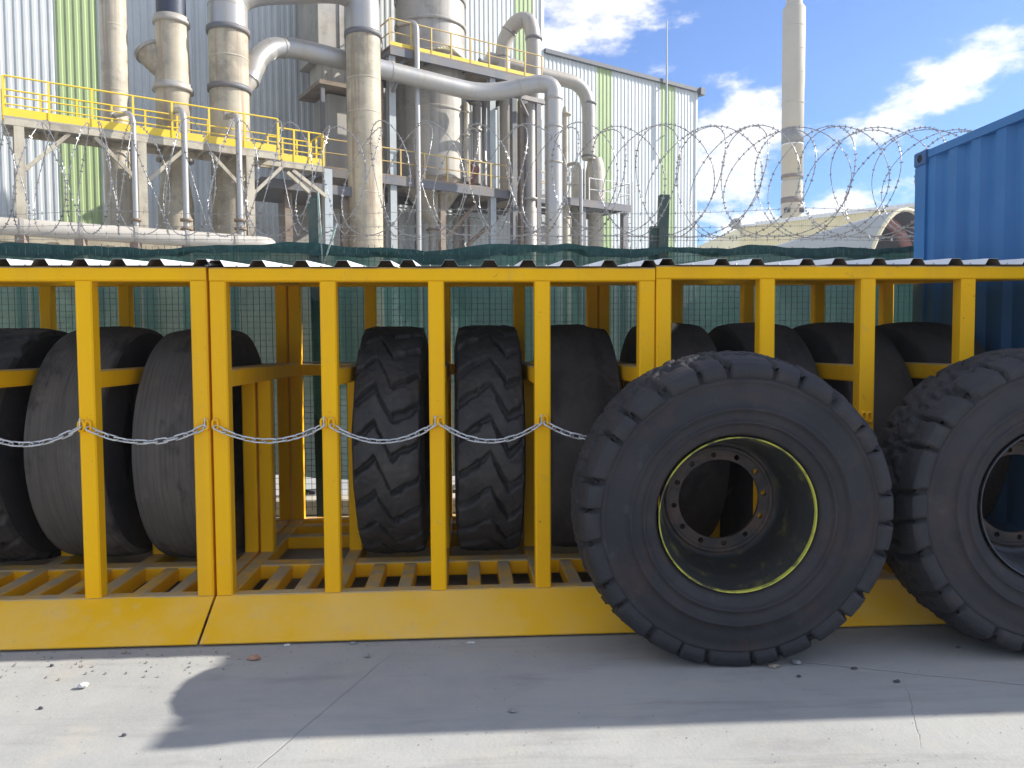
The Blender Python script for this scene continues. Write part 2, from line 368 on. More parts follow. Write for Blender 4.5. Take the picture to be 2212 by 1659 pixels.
def ground_material():
    m = bpy.data.materials.new('yard_concrete'); m.use_nodes = True
    nt = m.node_tree; N = nt.nodes.new; L = nt.links.new; b = nt.nodes['Principled BSDF']
    geo = N('ShaderNodeNewGeometry'); sep = N('ShaderNodeSeparateXYZ'); L(geo.outputs['Position'], sep.inputs[0])
    def Mt(op, *a):
        n = N('ShaderNodeMath'); n.operation = op
        for i, v in enumerate(a):
            if isinstance(v, (int, float)): n.inputs[i].default_value = v
            else: L(v, n.inputs[i])
        return n.outputs[0]
    def ns(sc, det=6, rg=.6, st=None):
        n = N('ShaderNodeTexNoise'); n.inputs['Scale'].default_value = sc; n.inputs['Detail'].default_value = det; n.inputs['Roughness'].default_value = rg
        if st:
            mp = N('ShaderNodeMapping'); mp.inputs['Scale'].default_value = st; mp.inputs['Rotation'].default_value = (0, 0, .5); L(geo.outputs['Position'], mp.inputs[0]); L(mp.outputs[0], n.inputs['Vector'])
        else: L(geo.outputs['Position'], n.inputs['Vector'])
        return n.outputs['Fac']
    def ss(v, a, c):
        r = N('ShaderNodeMapRange'); r.interpolation_type = 'SMOOTHSTEP'; r.inputs['From Min'].default_value = a; r.inputs['From Max'].default_value = c; L(v, r.inputs['Value']); return r.outputs[0]
    def mix(a, c, f):
        n = N('ShaderNodeMix'); n.data_type = 'RGBA'
        for k, v in (('A', a), ('B', c)):
            if isinstance(v, tuple): n.inputs[k].default_value = (*v, 1)
            else: L(v, n.inputs[k])
        L(f, n.inputs['Factor']); return n.outputs['Result']
    c = mix((.41, .41, .39), (.35, .352, .34), ss(ns(1.1), .35, .68))
    c = mix(c, (.44, .415, .365), Mt('MULTIPLY', ss(ns(2.7, 7, .65), .5, .72), .7))
    c = mix(c, (.25, .245, .24), Mt('MULTIPLY', ss(ns(1.6, 6, .6, (1.2, 4.0, 1)), .52, .78), .55))
    c = mix(c, (.22, .215, .21), Mt('MULTIPLY', ss(ns(70, 3, .7), .66, .76), .55))     # dark specks
    c = mix(c, (.52, .50, .46), Mt('MULTIPLY', ss(ns(110, 2, .6), .66, .74), .5))       # pale grains
    c = mix(c, (.20, .195, .19), Mt('MULTIPLY', ss(ns(.9, 7, .7), .62, .76), .35))
    c = mix(c, (.19, .185, .18), Mt('MULTIPLY', ss(ns(1.0, 5, .6, (.5, 7.0, 1)), .60, .72), .3))
    jit = Mt('MULTIPLY', Mt('SUBTRACT', ns(5.0, 5), .5), .05)
    jit2 = Mt('MULTIPLY', Mt('SUBTRACT', ns(2.2, 6, .7), .5), .16)
    def line(p, q, w, jt):
        (x0, y0), (x1, y1) = p, q; ln = math.hypot(x1-x0, y1-y0); nx, ny = -(y1-y0)/ln, (x1-x0)/ln
        tx, ty = (x1-x0)/ln, (y1-y0)/ln
        d = Mt('ADD', Mt('ADD', Mt('MULTIPLY', Mt('SUBTRACT', sep.outputs[0], x0), nx), Mt('MULTIPLY', Mt('SUBTRACT', sep.outputs[1], y0), ny)), jt)
        t = Mt('ADD', Mt('MULTIPLY', Mt('SUBTRACT', sep.outputs[0], x0), tx), Mt('MULTIPLY', Mt('SUBTRACT', sep.outputs[1], y0), ty))
        s = Mt('SUBTRACT', 1.0, ss(Mt('ABSOLUTE', d), w*.4, w))
        return Mt('MULTIPLY', s, Mt('MULTIPLY', ss(t, -.05, .05), Mt('SUBTRACT', 1.0, ss(t, ln-.1, ln+.1))))
    def gp(x, y): p = at_z(x, y, 0); return (p.x, p.y)
    lines = None
    for p, q, w, jt in ((gp(555, 1659), gp(830, 1425), .006, Mt('MULTIPLY', jit, .25)), (gp(1715, 1428), gp(2300, 1488), .010, jit), (gp(1960, 1490), gp(1985, 1600), .004, jit)):
        l = line(p, q, w, jt); lines = l if lines is None else Mt('MAXIMUM', lines, l)
    rough_band = ss(ns(4.0, 7, .72, (.35, 3.0, 1)), .42, .66)
    for p, q, w in ((gp(-200, 1575), gp(2400, 1500), .16), (gp(300, 1690), gp(2400, 1640), .14), (gp(900, 1660), gp(2300, 1440), .12)):
        c = mix(c, (.19, .19, .19), Mt('MULTIPLY', Mt('MULTIPLY', line(p, q, w, jit2), rough_band), .17))     # old tyre tracks
    c = mix(c, (.12, .118, .115), Mt('MULTIPLY', ss(ns(3.1, 5, .55), .70, .76), .45))                        # oil spots
    c = mix(c, (.15, .145, .14), Mt('MULTIPLY', lines, .28))
    L(c, b.inputs['Base Color']); b.inputs['Roughness'].default_value = .92; b.inputs['Specular IOR Level'].default_value = .25
    bp = N('ShaderNodeBump'); bp.inputs['Strength'].default_value = .5; bp.inputs['Distance'].default_value = .006
    h = Mt('SUBTRACT', Mt('ADD', Mt('ADD', ns(9, 7, .65), Mt('MULTIPLY', ns(60, 4, .6), .5)), Mt('MULTIPLY', ns(2.5, 4), 1.2)), Mt('MULTIPLY', lines, 1.0))
    L(h, bp.inputs['Height']); L(bp.outputs[0], b.inputs['Normal'])
    return m
M['ground'] = ground_material()

# ------------------------------------------------------------------ ground
g = MB(); g.add([(-600, -600, 0), (600, -600, 0), (600, 900, 0), (-600, 900, 0)], [(0, 1, 2, 3)])
struct(g.build('ground', M['ground']))

# ------------------------------------------------------------------ factory buildings
def corrugated(b, u0, u1, z0, z1, n, pitch=.28, depth=.032):
    """trapezoidal cladding between two stations of the wall"""
    us = []; k = math.floor(u0/pitch)
    prof = ((0, 0), (.18, 0), (.30, 1), (.62, 1), (.74, 0))
    while k*pitch < u1+pitch:
        for f, h in prof: us.append(((k+f)*pitch, h*depth))
        k += 1
    us = [(min(max(a, u0), u1), h) for a, h in us]
    vs = []; fs = []
    for i, (a, h) in enumerate(us):
        vs += [W(a, n+h, z0), W(a, n+h, z1)]
        if i: fs.append((2*i-2, 2*i, 2*i+1, 2*i-1))
    b.add(vs, fs)
def pbox(b, u0, u1, n0, n1, z0, z1):
    c = [W(u, n, z) for z in (z0, z1) for n in (n1, n0) for u in (u0, u1)]
    b.add(c, [(0, 2, 3, 1), (4, 5, 7, 6), (0, 1, 5, 4), (2, 6, 7, 3), (0, 4, 6, 2), (1, 3, 7, 5)])
def uw(x, y=300): return loc_u(pl(x, y, 0))
EAVE = (z_at(pl(1175, 107, 0), 107) + z_at(pl(1505, 197, 0), 197))/2
uT0, uT1, uH1 = uw(0)-14, uw(1172, 100), uw(1504, 330)
TZ = 27.0
tw = thing('factory_tower', W(uT0, 0), 'tall process building clad in white and green corrugated sheets, cut off by the top edge', 'building')
b = MB(); pbox(b, uT0, uT1-.06, -14, -.08, 0, TZ); b.build('wall', M['grey_core'], tw)
cuts = [uT0]
greens = [(uw(-210), uw(-150)), (uw(127), uw(216)), (uw(770, 40), uw(800, 40)), (uw(1111, 100), uw(1151, 100))]
spans = []; a = uT0
for g0, g1 in greens:
    w = g0-a; k = max(1, round(w/3.4)); spans += [(a+w*i/k, a+w*(i+1)/k, 'white_clad') for i in range(k)]
    spans.append((g0, g1, 'green_clad')); a = g1
spans.append((a, uT1-.12, 'white_clad'))
for (s0, s1, mt) in spans:
    for z0, z1, dn in ((0, 9.6, 0), (9.55, TZ, .006)):
        b = MB(); corrugated(b, s0, s1, z0, z1, dn); b.build('cladding_sheet', M[mt], tw)
b = MB(); pbox(b, uT1-.14, uT1+.05, -.5, .075, 0, TZ+.05); b.build('corner_trim', M['white_clad'], tw)
b = MB(); pbox(b, uT0, uT1+.05, -14, .12, TZ+.06, TZ+.3); b.build('roof_edge', M['trim'], tw)
hl = thing('factory_hall', W(uT1, 0), 'lower white corrugated hall with green stripes behind the pipework, dark roof edge', 'building')
b = MB(); pbox(b, uT1+.06, uH1-.1, -20, -.08, 0, EAVE-.05); b.build('wall', M['grey_core'], hl)
g2 = [(uw(1288), uw(1321)), (uw(1426), uw(1456))]; a = uT1+.06; spans = []
for g0, g1 in g2:
    w = g0-a; k = max(1, round(w/2.6)); spans += [(a+w*i/k, a+w*(i+1)/k, 'white_clad') for i in range(k)]
    spans.append((g0, g1, 'green_clad')); a = g1
spans.append((a, uH1-.12, 'white_clad'))
for (s0, s1, mt) in spans:
    b = MB(); corrugated(b, s0, s1, 0, EAVE-.1, 0); b.build('cladding_sheet', M[mt], hl)
b = MB(); pbox(b, uH1-.14, uH1+.02, -20, .075, 0, EAVE-.1); b.build('corner_trim', M['white_clad'], hl)
b = MB(); pbox(b, uT1+.06, uH1+.25, -.3, .22, EAVE-.16, EAVE+.06); b.build('gutter', M['trim'], hl)
b = MB(); pbox(b, uH1+.05, uH1+.42, -.25, .34, EAVE-.32, EAVE+.12); b.build('gutter_box', M['trim'], hl)
b = MB(); b.add([W(uT1+.06, .1, EAVE+.07), W(uH1+.2, .1, EAVE+.07), W(uH1+.2, -20, EAVE+2.2), W(uT1+.06, -20, EAVE+2.2)], [(0, 1, 2, 3)])
b.build('roof', M['trim'], hl)
mp = pl(1431, 210, .0); zt = z_at(mp, 48); zb = z_at(mp, 330)
ms = thing('antenna_mast', (mp.x, mp.y, zb), 'thin grey antenna mast rising above the hall roof', 'mast')
b = MB(); q = mp+PN*.35; b.tube([(q.x, q.y, zb), (q.x, q.y, (zb+zt)/2), (q.x, q.y, zt)], [.07, .06, .035], 8); b.build('pole', M['grey_steel'], ms)
for zz in (zb+1, zb+4):
    b = MB(); b.bar(mp+Vector((0, 0, zz-mp.z)), q+Vector((0, 0, zz-q.z)), .06, .06); b.build('bracket', M['grey_steel'], ms)

# ------------------------------------------------------------------ pipework
def arc(p, c, q, k=7):
    """rounded corner from p to q with the corner at c"""
    return [p*(1-t)*(1-t)+c*2*t*(1-t)+q*t*t for t in [i/k for i in range(k+1)]]
def smooth_path(pts, rad, k=7):
    out = [pts[0]]
    for i in range(1, len(pts)-1):
        a, c, q = pts[i-1], pts[i], pts[i+1]
        r1 = min(rad, (c-a).length*.49); r2 = min(rad, (q-c).length*.49)
        out += arc(c+(a-c).normalized()*r1, c, c+(q-c).normalized()*r2, k)
    return out+[pts[-1]]
def seam_rings(path, r, every, parent, mat, name='flange', w=.05, grow=1.07):
    acc = 0.0
    for i in range(1, len(path)):
        seg = path[i]-path[i-1]; acc += seg.length
        if acc > every:
            acc = 0; d = seg.normalized(); m = (path[i]+path[i-1])/2
            b = MB(); b.tube([m-d*w/2, m+d*w/2], r*grow, 20); b.build(name, mat, parent)
NW = 7.8
def vline(x, y, n): P = pl(x, y, n); return P
# stack 1 : plain cream stack
P = vline(249, 200, 5.4); r = 27*mpp(P)
s1 = thing('exhaust_stack', (P.x, P.y, 0), 'plain tall cream stack left of the flanged stacks, lit on its right half', 'stack')
b = MB(); b.lathe((P.x, P.y, 0), [(r, 0), (r, 24)], 32); b.build('shaft', M['cream'], s1)
for y in (200, 330, 60):
    z = z_at(P, y); b = MB(); b.lathe((P.x, P.y, z), [(r, -.03), (r*1.015, -.02), (r*1.015, .02), (r, .03)], 32); b.build('seam', M['cream'], s1)
q = pl(268, 226, 6.2)
b = MB(); b.box(-.55, .55, -.05, .05, -.8, .8); o = b.build('patch_plate', M['galv_dull'], s1); o.location = Vector((P.x, P.y, q.z))-origin(s1)+PN*(r+.02); o.rotation_euler = (0, 0, PA)
# stack 2 : dark top, bell foot, side nozzle
P = vline(372, 120, 5.6); k = mpp(P)
s2 = thing('exhaust_stack', (P.x, P.y, 0), 'cream stack with dark top section, side nozzle and widened foot', 'stack')
def yprof(P, rows): return [(hw*k, z_at(P, y)) for y, hw in rows]
b = MB(); b.lathe((P.x, P.y, 0), yprof(P, [(560, 37), (440, 36), (415, 32), (388, 28), (345, 28), (340, 35), (200, 36), (196, 36), (52, 33)]), 36)
b.build('shaft', M['cream_rust'], s2)
b = MB(); b.lathe((P.x, P.y, 0), yprof(P, [(45, 30), (36, 30), (-200, 30)]), 32); b.build('dark_section', M['navy'], s2)
for y0, hw in ((48, 38), (193, 42), (343, 38)):
    b = MB(); z = z_at(P, y0); b.lathe((P.x, P.y, z), [(hw*k*.8, -.12), (hw*k, -.11), (hw*k, .0), (hw*k*.93, .05), (hw*k*.93, .14), (hw*k*.8, .15)], 36); b.build('flange', M['galv_dull'], s2)
A = pl(357, 160, 5.6); B_ = pl(324, 114, 5.25)
b = MB(); b.tube([A, A.lerp(B_, .55), B_], [.30, .42, .47], 24); nz = b.build('side_nozzle', M['cream_rust'], s2)
d = (B_-A).normalized(); b = MB(); b.tube([B_-d*.02, B_+d*.10], .52, 24); b.build('nozzle_flange', M['galv_dull'], nz)
# stack 3 + 4 : the great inverted U duct
P3, P4 = vline(494, 120, 5.8), vline(786, 200, 5.8); k3, k4 = mpp(P3), mpp(P4)
r3, r4 = 41*k3, 36.5*k4
zc3, zc4 = z_at(P3, -32), z_at(P4, -36)
ud = thing('exhaust_duct', (P3.x, P3.y, 0), 'great inverted U duct, cream rust-streaked legs joined by a grey arch at the top', 'duct')
zs3, zs4 = z_at(P3, 70), z_at(P4, 78)
b = MB(); b.lathe((P3.x, P3.y, 0), [(r3, 0), (r3, zs3)], 40); b.build('leg', M['cream_rust'], ud)
b = MB(); b.lathe((P4.x, P4.y, 0), [(r4*1.03, 0), (r4, zs4)], 40); b.build('leg', M['cream_rust'], ud)
pts = smooth_path([Vector((P3.x, P3.y, zs3)), Vector((P3.x, P3.y, zc3)), Vector((P4.x, P4.y, zc4)), Vector((P4.x, P4.y, zs4))], 1.75, 8)
b = MB(); b.tube(pts, [r3+(r4-r3)*i/(len(pts)-1) for i in range(len(pts))], 40, smooth=True); ar = b.build('arch', M['galv'], ud)
for i in list(range(1, 7, 2))+list(range(len(pts)-7, len(pts)-1, 2)):
    d = (pts[i+1]-pts[i-1]).normalized(); rr = (r3+(r4-r3)*i/(len(pts)-1))*1.012
    b = MB(); b.tube([pts[i]-d*.025, pts[i]+d*.025], rr, 40); b.build('seam', M['galv_dull'], ar)
for PP, rr, ys in ((P3, r3, (70, 195)), (P4, r4, (78,))):
    for y in ys:
        z = z_at(PP, y); b = MB(); b.lathe((PP.x, PP.y, z), [(rr*.9, -.1), (rr*1.1, -.09), (rr*1.1, .09), (rr*.9, .1)], 40); b.build('flange', M['dark_steel'], ud)
for PP, rr, ys in ((P3, r3, (130, 330, 420)), (P4, r4, (175, 247, 320, 420))):
    for y in ys:
        z = z_at(PP, y); b = MB(); b.lathe((PP.x, PP.y, z), [(rr, -.03), (rr*1.02, -.02), (rr*1.02, .02), (rr, .03)], 40); b.build('seam', M['cream'], ud)
# long silver pipe that leaves leg 3, runs right behind leg 4, swings forward and drops
pa = [pl(536, 175, 5.6), pl(556, 118, 5.3), pl(600, 95, 4.9), pl(840, 152, 4.9), pl(1050, 205, 4.9), pl(1176, 172, 6.4), pl(1196, 235, 6.6)]
down = pl(1196, 300, 6.6); pa[-1] = Vector((down.x, down.y, z_at(down, 172)-.0)); pa[-2] = pa[-2]
pts = [pa[0]] + smooth_path([pa[0], pa[1].lerp(pa[0], .1), pa[2], pa[4], pa[-1], Vector((down.x, down.y, z_at(down, 230)))], 1.25, 7)[1:]
rp = 20.0*mpp(pa[3])
sp = thing('process_pipe', (pa[0].x, pa[0].y, 0), 'long silver pipe running right behind the great duct and dropping at its end', 'pipe')
b = MB(); b.tube(pts, [rp*1.05]*2+[rp]*(len(pts)-2), 28); b.build('run', M['galv'], sp)
b = MB(); b.tube([pl(524, 205, 5.7), pl(536, 172, 5.6), pa[1].lerp(pa[0], .35)], [.15, rp*1.0, rp*1.12], 24); b.build('branch_cone', M['galv_dull'], sp)
rd = 18.5*mpp(down)
b = MB(); b.lathe((down.x, down.y, 0), [(rd, 0), (rd, z_at(down, 228))], 32); b.build('down_pipe', M['galv'], sp)
for y in (214, 275, 352): 
    z = z_at(down, y); b = MB(); b.lathe((down.x, down.y, z), [(rd*.9, -.06), (rd*1.07, -.05), (rd*1.07, .05), (rd*.9, .06)], 32); b.build('flange', M['galv_dull'], sp)
seam_rings(pts, rp, 2.6, sp, M['galv_dull'], 'seam', .06, 1.04)
A, B_ = pl(1108, 205, 5.6), pl(1180, 222, 5.2)
b = MB(); b.bar(A, B_, .14, .2); b.build('bracket', M['dark_steel'], sp)
for p_, q_ in ((pl(1120, 208, 5.6), pl(1140, 250, 5.0)), (pl(860, 170, 4.95), pl(848, 200, 4.7))):
    b = MB(); b.bar(p_, q_, .12, .12); b.build('bracket', M['dark_steel'], sp)

# ------------------------------------------------------------------ silo with hopper, upper and lower platforms
NU = 4.5
Ps = pl(930, 60, 2.4); ks = mpp(Ps); rs = 76*ks
si = thing('silo', (Ps.x, Ps.y, 0), 'large grey silo standing through both platforms with a cone hopper below', 'silo')
z0, z1, z2 = z_at(Ps, 395), z_at(Ps, 135), z_at(Ps, 488)
b = MB(); b.lathe((Ps.x, Ps.y, 0), [(rs, z0), (rs, z1), (rs*.97, z1+.3), (rs*.97, 25)], 44); b.build('shell', M['silo'], si)
for y in (10, 66, 135, 250):
    z = z_at(Ps, y); b = MB(); b.lathe((Ps.x, Ps.y, z), [(rs, -.08), (rs*1.02, -.06), (rs*1.02, .06), (rs, .08)], 44); b.build('hoop', M['silo'], si)
b = MB(); b.lathe((Ps.x, Ps.y, 0), [(rs*.98, z0), (10*ks, z2), (10*ks, z2-.3)], 44); b.build('hopper', M['tan_tank'], si)
b = MB(); b.lathe((Ps.x, Ps.y, 0), [(9*ks, z2-.3), (9*ks, 0)], 20); b.build('outlet_pipe', M['galv_dull'], si)
b = MB(); b.lathe((Ps.x, Ps.y, z2-.2), [(9*ks, -.05), (14*ks, -.04), (14*ks, .04), (9*ks, .05)], 24); b.build('flange', M['rusty_steel'], si)
q = Ps+PN*rs*.9+PU*rs*.35; zq = z_at(q, 318)
b = MB(); b.box(-.3, .3, -.02, .02, -.2, .2); o = b.build('sign_plate', M['label_white'], si); o.location = Vector((q.x, q.y, zq))-origin(si)+PN*.1; o.rotation_euler = (0, 0, PA+.35)

def railing(parent, P, Q, h, mat, posts, r=.03, mids=(.5,), toe=None, toe_mat=None, wpost=.06):
    """handrail from P to Q (deck level)"""
    up = Vector((0, 0, 1))
    b = MB(); b.tube([P+up*h, Q+up*h], r, 8); b.build('handrail', mat, parent)
    for f in mids:
        b = MB(); b.tube([P+up*h*f, Q+up*h*f], r*.8, 8); b.build('mid_rail', mat, parent)
    for i in range(posts):
        t = i/(posts-1); c = P.lerp(Q, t)
        b = MB(); b.bar(c, c+up*(h-.01), wpost, wpost, PN); b.build('rail_post', mat, parent)
    if toe:
        b = MB(); b.bar(P+up*(toe/2+.01), Q+up*(toe/2+.01), .02, toe); b.build('toe_board', toe_mat or mat, parent)
def deck(parent, u0, u1, n0, n1, z, beam=.3, mat='rusty_steel', bmat='dark_steel'):
    b = MB(); pbox(b, u0, u1, n0, n1, z-.06, z); b.build('deck', M[mat], parent)
    for n in (n1-.06, n0+.06):
        b = MB(); pbox(b, u0, u1, n-.06, n+.06, z-.07-beam, z-.065); b.build('edge_beam', M[bmat], parent)
    k = max(2, int((u1-u0)/1.8))
    for i in range(k+1):
        u = u0+.1+(u1-u0-.2)*i/k
        b = MB(); pbox(b, u-.04, u+.04, n0+.13, n1-.13, z-.065-beam*.7, z-.066); b.build('cross_beam', M[bmat], parent)
# upper platform
zu = (z_at(pl(850, 99, NU), 99)+z_at(pl(1150, 166, NU), 166))/2
u0, u1 = loc_u(pl(843, 95, NU)), loc_u(pl(1172, 160, NU))
up_ = thing('steel_platform', W(u0, NU), 'upper steel platform round the silo with faded yellow railing', 'platform')
deck(up_, u0, u1, .4, NU, zu, .32)
railing(up_, W(u0, NU-.05, zu), W(u1, NU-.05, zu), 1.12, M['faded_yellow'], 9, toe=.16, toe_mat=M['plant_yellow'])
railing(up_, W(u0+.05, .5, zu), W(u0+.05, NU-.1, zu), 1.12, M['faded_yellow'], 4)
for x in (851, 1068):
    u = loc_u(pl(x, 200, NU)); zt_ = zu-.4
    b = MB(); pbox(b, u-.15, u+.15, NU-.42, NU-.40, 0, zt_); pbox(b, u-.02, u+.02, NU-.40, NU-.16, 0, zt_); pbox(b, u-.15, u+.15, NU-.16, NU-.14, 0, zt_); b.build('column', M['grey_steel'], up_)
for x in (905, 1000, 1130):
    u = loc_u(pl(x, 200, 1.0)); b = MB(); pbox(b, u-.12, u+.12, .6, .84, 0, zu-.4); b.build('column', M['dark_steel'], up_)
for a_, c_ in ((905, 850), (1000, 1068)):
    b = MB(); b.bar(pl(c_, 150, NU-.3), pl((a_+c_)/2, 128, NU-.3), .12, .12); b.build('brace', M['dark_steel'], up_)
b = MB()
for i in range(5):
    b.bar(pl(944+6*i, 104-1*i, NU-.4), pl(985+3*i, 122+3*i-8, NU-.6), .16, .04)
tag(b.build('timber_planks', material('pale_timber', (.72, .66, .42), .8), None, pl(960, 115, NU-.5)), 'pale planks lying against the railing of the upper platform', 'planks')
# lower platform
zl = (z_at(pl(702, 352, NU), 352)+z_at(pl(1136, 420, NU), 420))/2
u0l, u1l = loc_u(pl(700, 345, NU)), loc_u(pl(1190, 430, NU))
lp = thing('steel_platform', W(u0l, NU), 'lower rusty steel platform under the silo body above the hopper', 'platform')
deck(lp, u0l, u1l, .4, NU, zl, .34)
railing(lp, W(u0l, NU-.05, zl), W(u1l, NU-.05, zl), 1.1, M['faded_yellow'], 11)
for x in (708, 955, 1135):
    u = loc_u(pl(x, 450, NU-.6)); b = MB(); pbox(b, u-.13, u+.13, NU-.75, NU-.5, 0, zl-.42); b.build('column', M['grey_steel' if x == 708 else 'rusty_steel'], lp)
for x0, y0, x1, y1 in ((955, 520, 1030, 440), (1010, 530, 1075, 470), (1000, 405, 1060, 425)):
    b = MB(); b.bar(pl(x0, y0, 3.4), pl(x1, y1, 3.4), .16, .16); b.build('brace', M['rusty_steel'], lp)
for x, n, rpx, y0, y1, mt, lb in ((1008, 3.9, 6, 225, 393, 'cream', 'slim cream pipe at the right flank of the silo above the lower platform'), (1030, 3.0, 9, 205, 398, 'galv_dull', 'grey pipe between the silo and the tan tank'),
                              (1046, 2.2, 5, 190, 400, 'galv', 'thin silver pipe left of the column beside the tan tank'), (985, 1.2, 7, 410, 560, 'galv_dull', 'grey pipe rising behind the cone hopper'),
                              (826, 3.9, 5, 180, 560, 'rusty_steel', 'thin rusty pipe right of the great duct')):
    P = pl(x, (y0+y1)/2, n); r = rpx*mpp(P); zb_, zt_ = max(0, z_at(P, y1)), z_at(P, y0)
    t = thing('riser_pipe', (P.x, P.y, zb_), lb, 'pipe'); b = MB(); b.lathe((P.x, P.y, 0), [(r, zb_), (r, zt_), (r*.3, zt_+.1)], 18); b.build('shaft', M[mt], t)
    for f in (.25, .6, .9):
        b = MB(); z = zb_+(zt_-zb_)*f; b.lathe((P.x, P.y, z), [(r, -.05), (r*1.35, -.04), (r*1.35, .04), (r, .05)], 18); b.build('flange', M[mt], t)
P = pl(1018, 366, 3.6)
t = thing('drive_motor', (P.x, P.y, zl), 'rust-red drive motor on the lower platform beside the silo', 'motor')
b = MB(); b.lathe((P.x, P.y, zl+.75), [(.05, -.5), (.26, -.48), (.28, -.2), (.28, .3), (.2, .42), (.05, .45)], 18, axis=(.5, .2, .84)); b.build('housing', M['red_brown'], t)
b = MB(); b.bar((P.x, P.y, zl), (P.x, P.y, zl+.45), .4, .3); b.build('foot', M['red_brown'], t)
for k_, (x0, y0, x1, y1, lb) in enumerate(((840, 447, 1010, 478, 'white corrugated canopy edge under the lower platform, left of the hopper'), (1000, 470, 1120, 492, 'white corrugated canopy edge under the lower platform, right of the hopper'))):
    A, B_ = pl(x0, y0, 2.2), pl(x1, y1, 2.2); B_.z = A.z
    t = thing('canopy', (A.x, A.y, 0), lb, 'canopy'); ln = (B_-A).length; n_ = int(ln/.24)
    for i in range(n_):
        q = A.lerp(B_, i/n_); b = MB(); b.bar(q, q-PN*1.6+Vector((0, 0, .35)), .15, .05); b.build('roof_strip', M['white_clad'], t)
    for f in (.1, .9):
        q = A.lerp(B_, f); b = MB(); b.bar((q.x, q.y, 0), (q.x, q.y, A.z-.03), .12, .12); b.build('post', M['rusty_steel'], t)
# filter housing behind leg 4
uh0, uh1 = loc_u(pl(690, 200, 3.4)), loc_u(pl(775, 200, 3.4))
fh = thing('filter_housing', W(uh0, 2), 'tall grey filter housing on dark legs behind the right leg of the great duct', 'housing')
zf0 = z_at(pl(700, 120, 3.4), 118); zf1 = z_at(pl(700, 240, 3.4), 238)
b = MB(); pbox(b, uh0, uh1, .9, 3.4, zf0, zf0+9); b.build('upper_body', M['silo'], fh)
b = MB(); pbox(b, uh0+.35, uh1-.2, 1.3, 3.1, zf1+1.2, zf0-.005); b.build('neck', M['tan_tank'], fh)
b = MB(); pbox(b, uh0-.1, uh1+.2, 1, 3.7, zf1+.98, zf1+1.15); b.build('ledge', M['rusty_steel'], fh)
b = MB(); pbox(b, uh0+.5, uh1, 1.3, 3.0, zl+.02, zf1+.85); b.build('lower_body', M['galv_dull'], fh)
for u in (uh0, uh0+1.15, uh1+.05):
    b = MB(); pbox(b, u, u+.16, 3.45, 3.61, zl+.01, zf1+.88); b.build('leg', M['dark_steel'], fh)
for i in range(5):
    b = MB(); pbox(b, uh0+.9+i*.3, uh0+1.1+i*.3, 3.41, 3.46, zf0+.02, zf0+8.9); b.build('stiffener', M['silo'], fh)
# hook-topped vent pipe beside the silo
def jpipe(x, ytop, n, rpx, dx, label, mat, ybot=None, foot=False, fw_=1.0, flange=True):
    P = pl(x, (ytop+500)/2, n); r = rpx*mpp(P); zt = z_at(P, ytop)-r
    e = pl(x+dx, ytop+6, n-fw_)
    e = Vector((e.x, e.y, z_at(e, ytop+abs(dx)*.32)))
    zb = 0 if ybot is None else z_at(P, ybot)
    t = thing('vent_pipe', (P.x, P.y, zb), label, 'pipe', 'hook-topped vent pipes')
    pts = smooth_path([e, Vector((P.x, P.y, zt)), Vector((P.x, P.y, zb))], .45, 8)
    b = MB(); b.tube(pts, r, 16); b.build('pipe', mat, t)
    if flange:
        b = MB(); b.tube([pts[0], pts[0]+(pts[0]-pts[1]).normalized()*.12], r*2.2, 4); b.build('wall_box', M['galv_dull'], t)
    if foot:
        for dz in (.0, .28):
            b = MB(); z = (z_at(P, 498))+dz; b.lathe((P.x, P.y, z), [(r*.9, 0), (r*2, .01), (r*2, .09), (r*.9, .1)], 16); b.build('flange', M['rusty_steel'], t)
    return t
jpipe(902, 40, NU+.1, 6.0, -40, 'slim silver vent pipe with hooked top rising through the upper platform railing', M['galv'], flange=False)
# tan tank between the columns and slim pipes right of it
P = pl(1094, 300, 3.4); r = 15*mpp(P)
tk = thing('upright_tank', (P.x, P.y, zl), 'narrow tan upright tank with white plate standing on the lower platform', 'tank')
b = MB(); b.lathe((P.x, P.y, 0), [(r*.1, z_at(P, 188)), (r, z_at(P, 205)), (r, zl)], 28); b.build('shell', M['tan_tank'], tk)
b = MB(); b.lathe((P.x, P.y, z_at(P, 392)), [(r, -.1), (r*1.06, -.08), (r*1.06, .08), (r, .1)], 28); b.build('hoop', M['tan_tank'], tk)
b = MB(); b.box(-.22, .22, -.02, .02, -.3, .3); o = b.build('sign_plate', M['label_white'], tk); o.location = Vector((P.x, P.y, z_at(P, 340)))-origin(tk)+PN*(r+.04); o.rotation_euler = (0, 0, PA)
P = pl(1146, 400, 4.9); r = 10.5*mpp(P)
t = thing('riser_pipe', (P.x, P.y, 0), 'grey riser pipe between dark columns left of the silver drop pipe', 'pipe')
b = MB(); b.lathe((P.x, P.y, 0), [(r*1.25, 0), (r*1.25, z_at(P, 450)), (r, z_at(P, 448)), (r, z_at(P, 225))], 24); b.build('shaft', M['galv_dull'], t)
for y in (430, 500): b = MB(); b.lathe((P.x, P.y, z_at(P, y)), [(r, -.05), (r*1.5, -.04), (r*1.5, .04), (r, .05)], 24); b.build('flange', M['galv_dull'], t)
zt = z_at(P, 218)
tf = thing('support_frame', W(loc_u(P), 4.6), 'dark steel support frame with rungs around the grey riser pipe', 'frame')
for x, mt in ((1110, 'dark_steel'), (1127, 'rusty_steel'), (1134, 'dark_steel'), (1162, 'dark_steel')):
    u = loc_u(pl(x, 400, 4.75)); b = MB(); pbox(b, u-.12, u+.12, 4.6, 4.85, 0, zt); b.build('column', M[mt], tf)
ua, ub = loc_u(pl(1127, 400, 4.75)), loc_u(pl(1175, 400, 4.75))
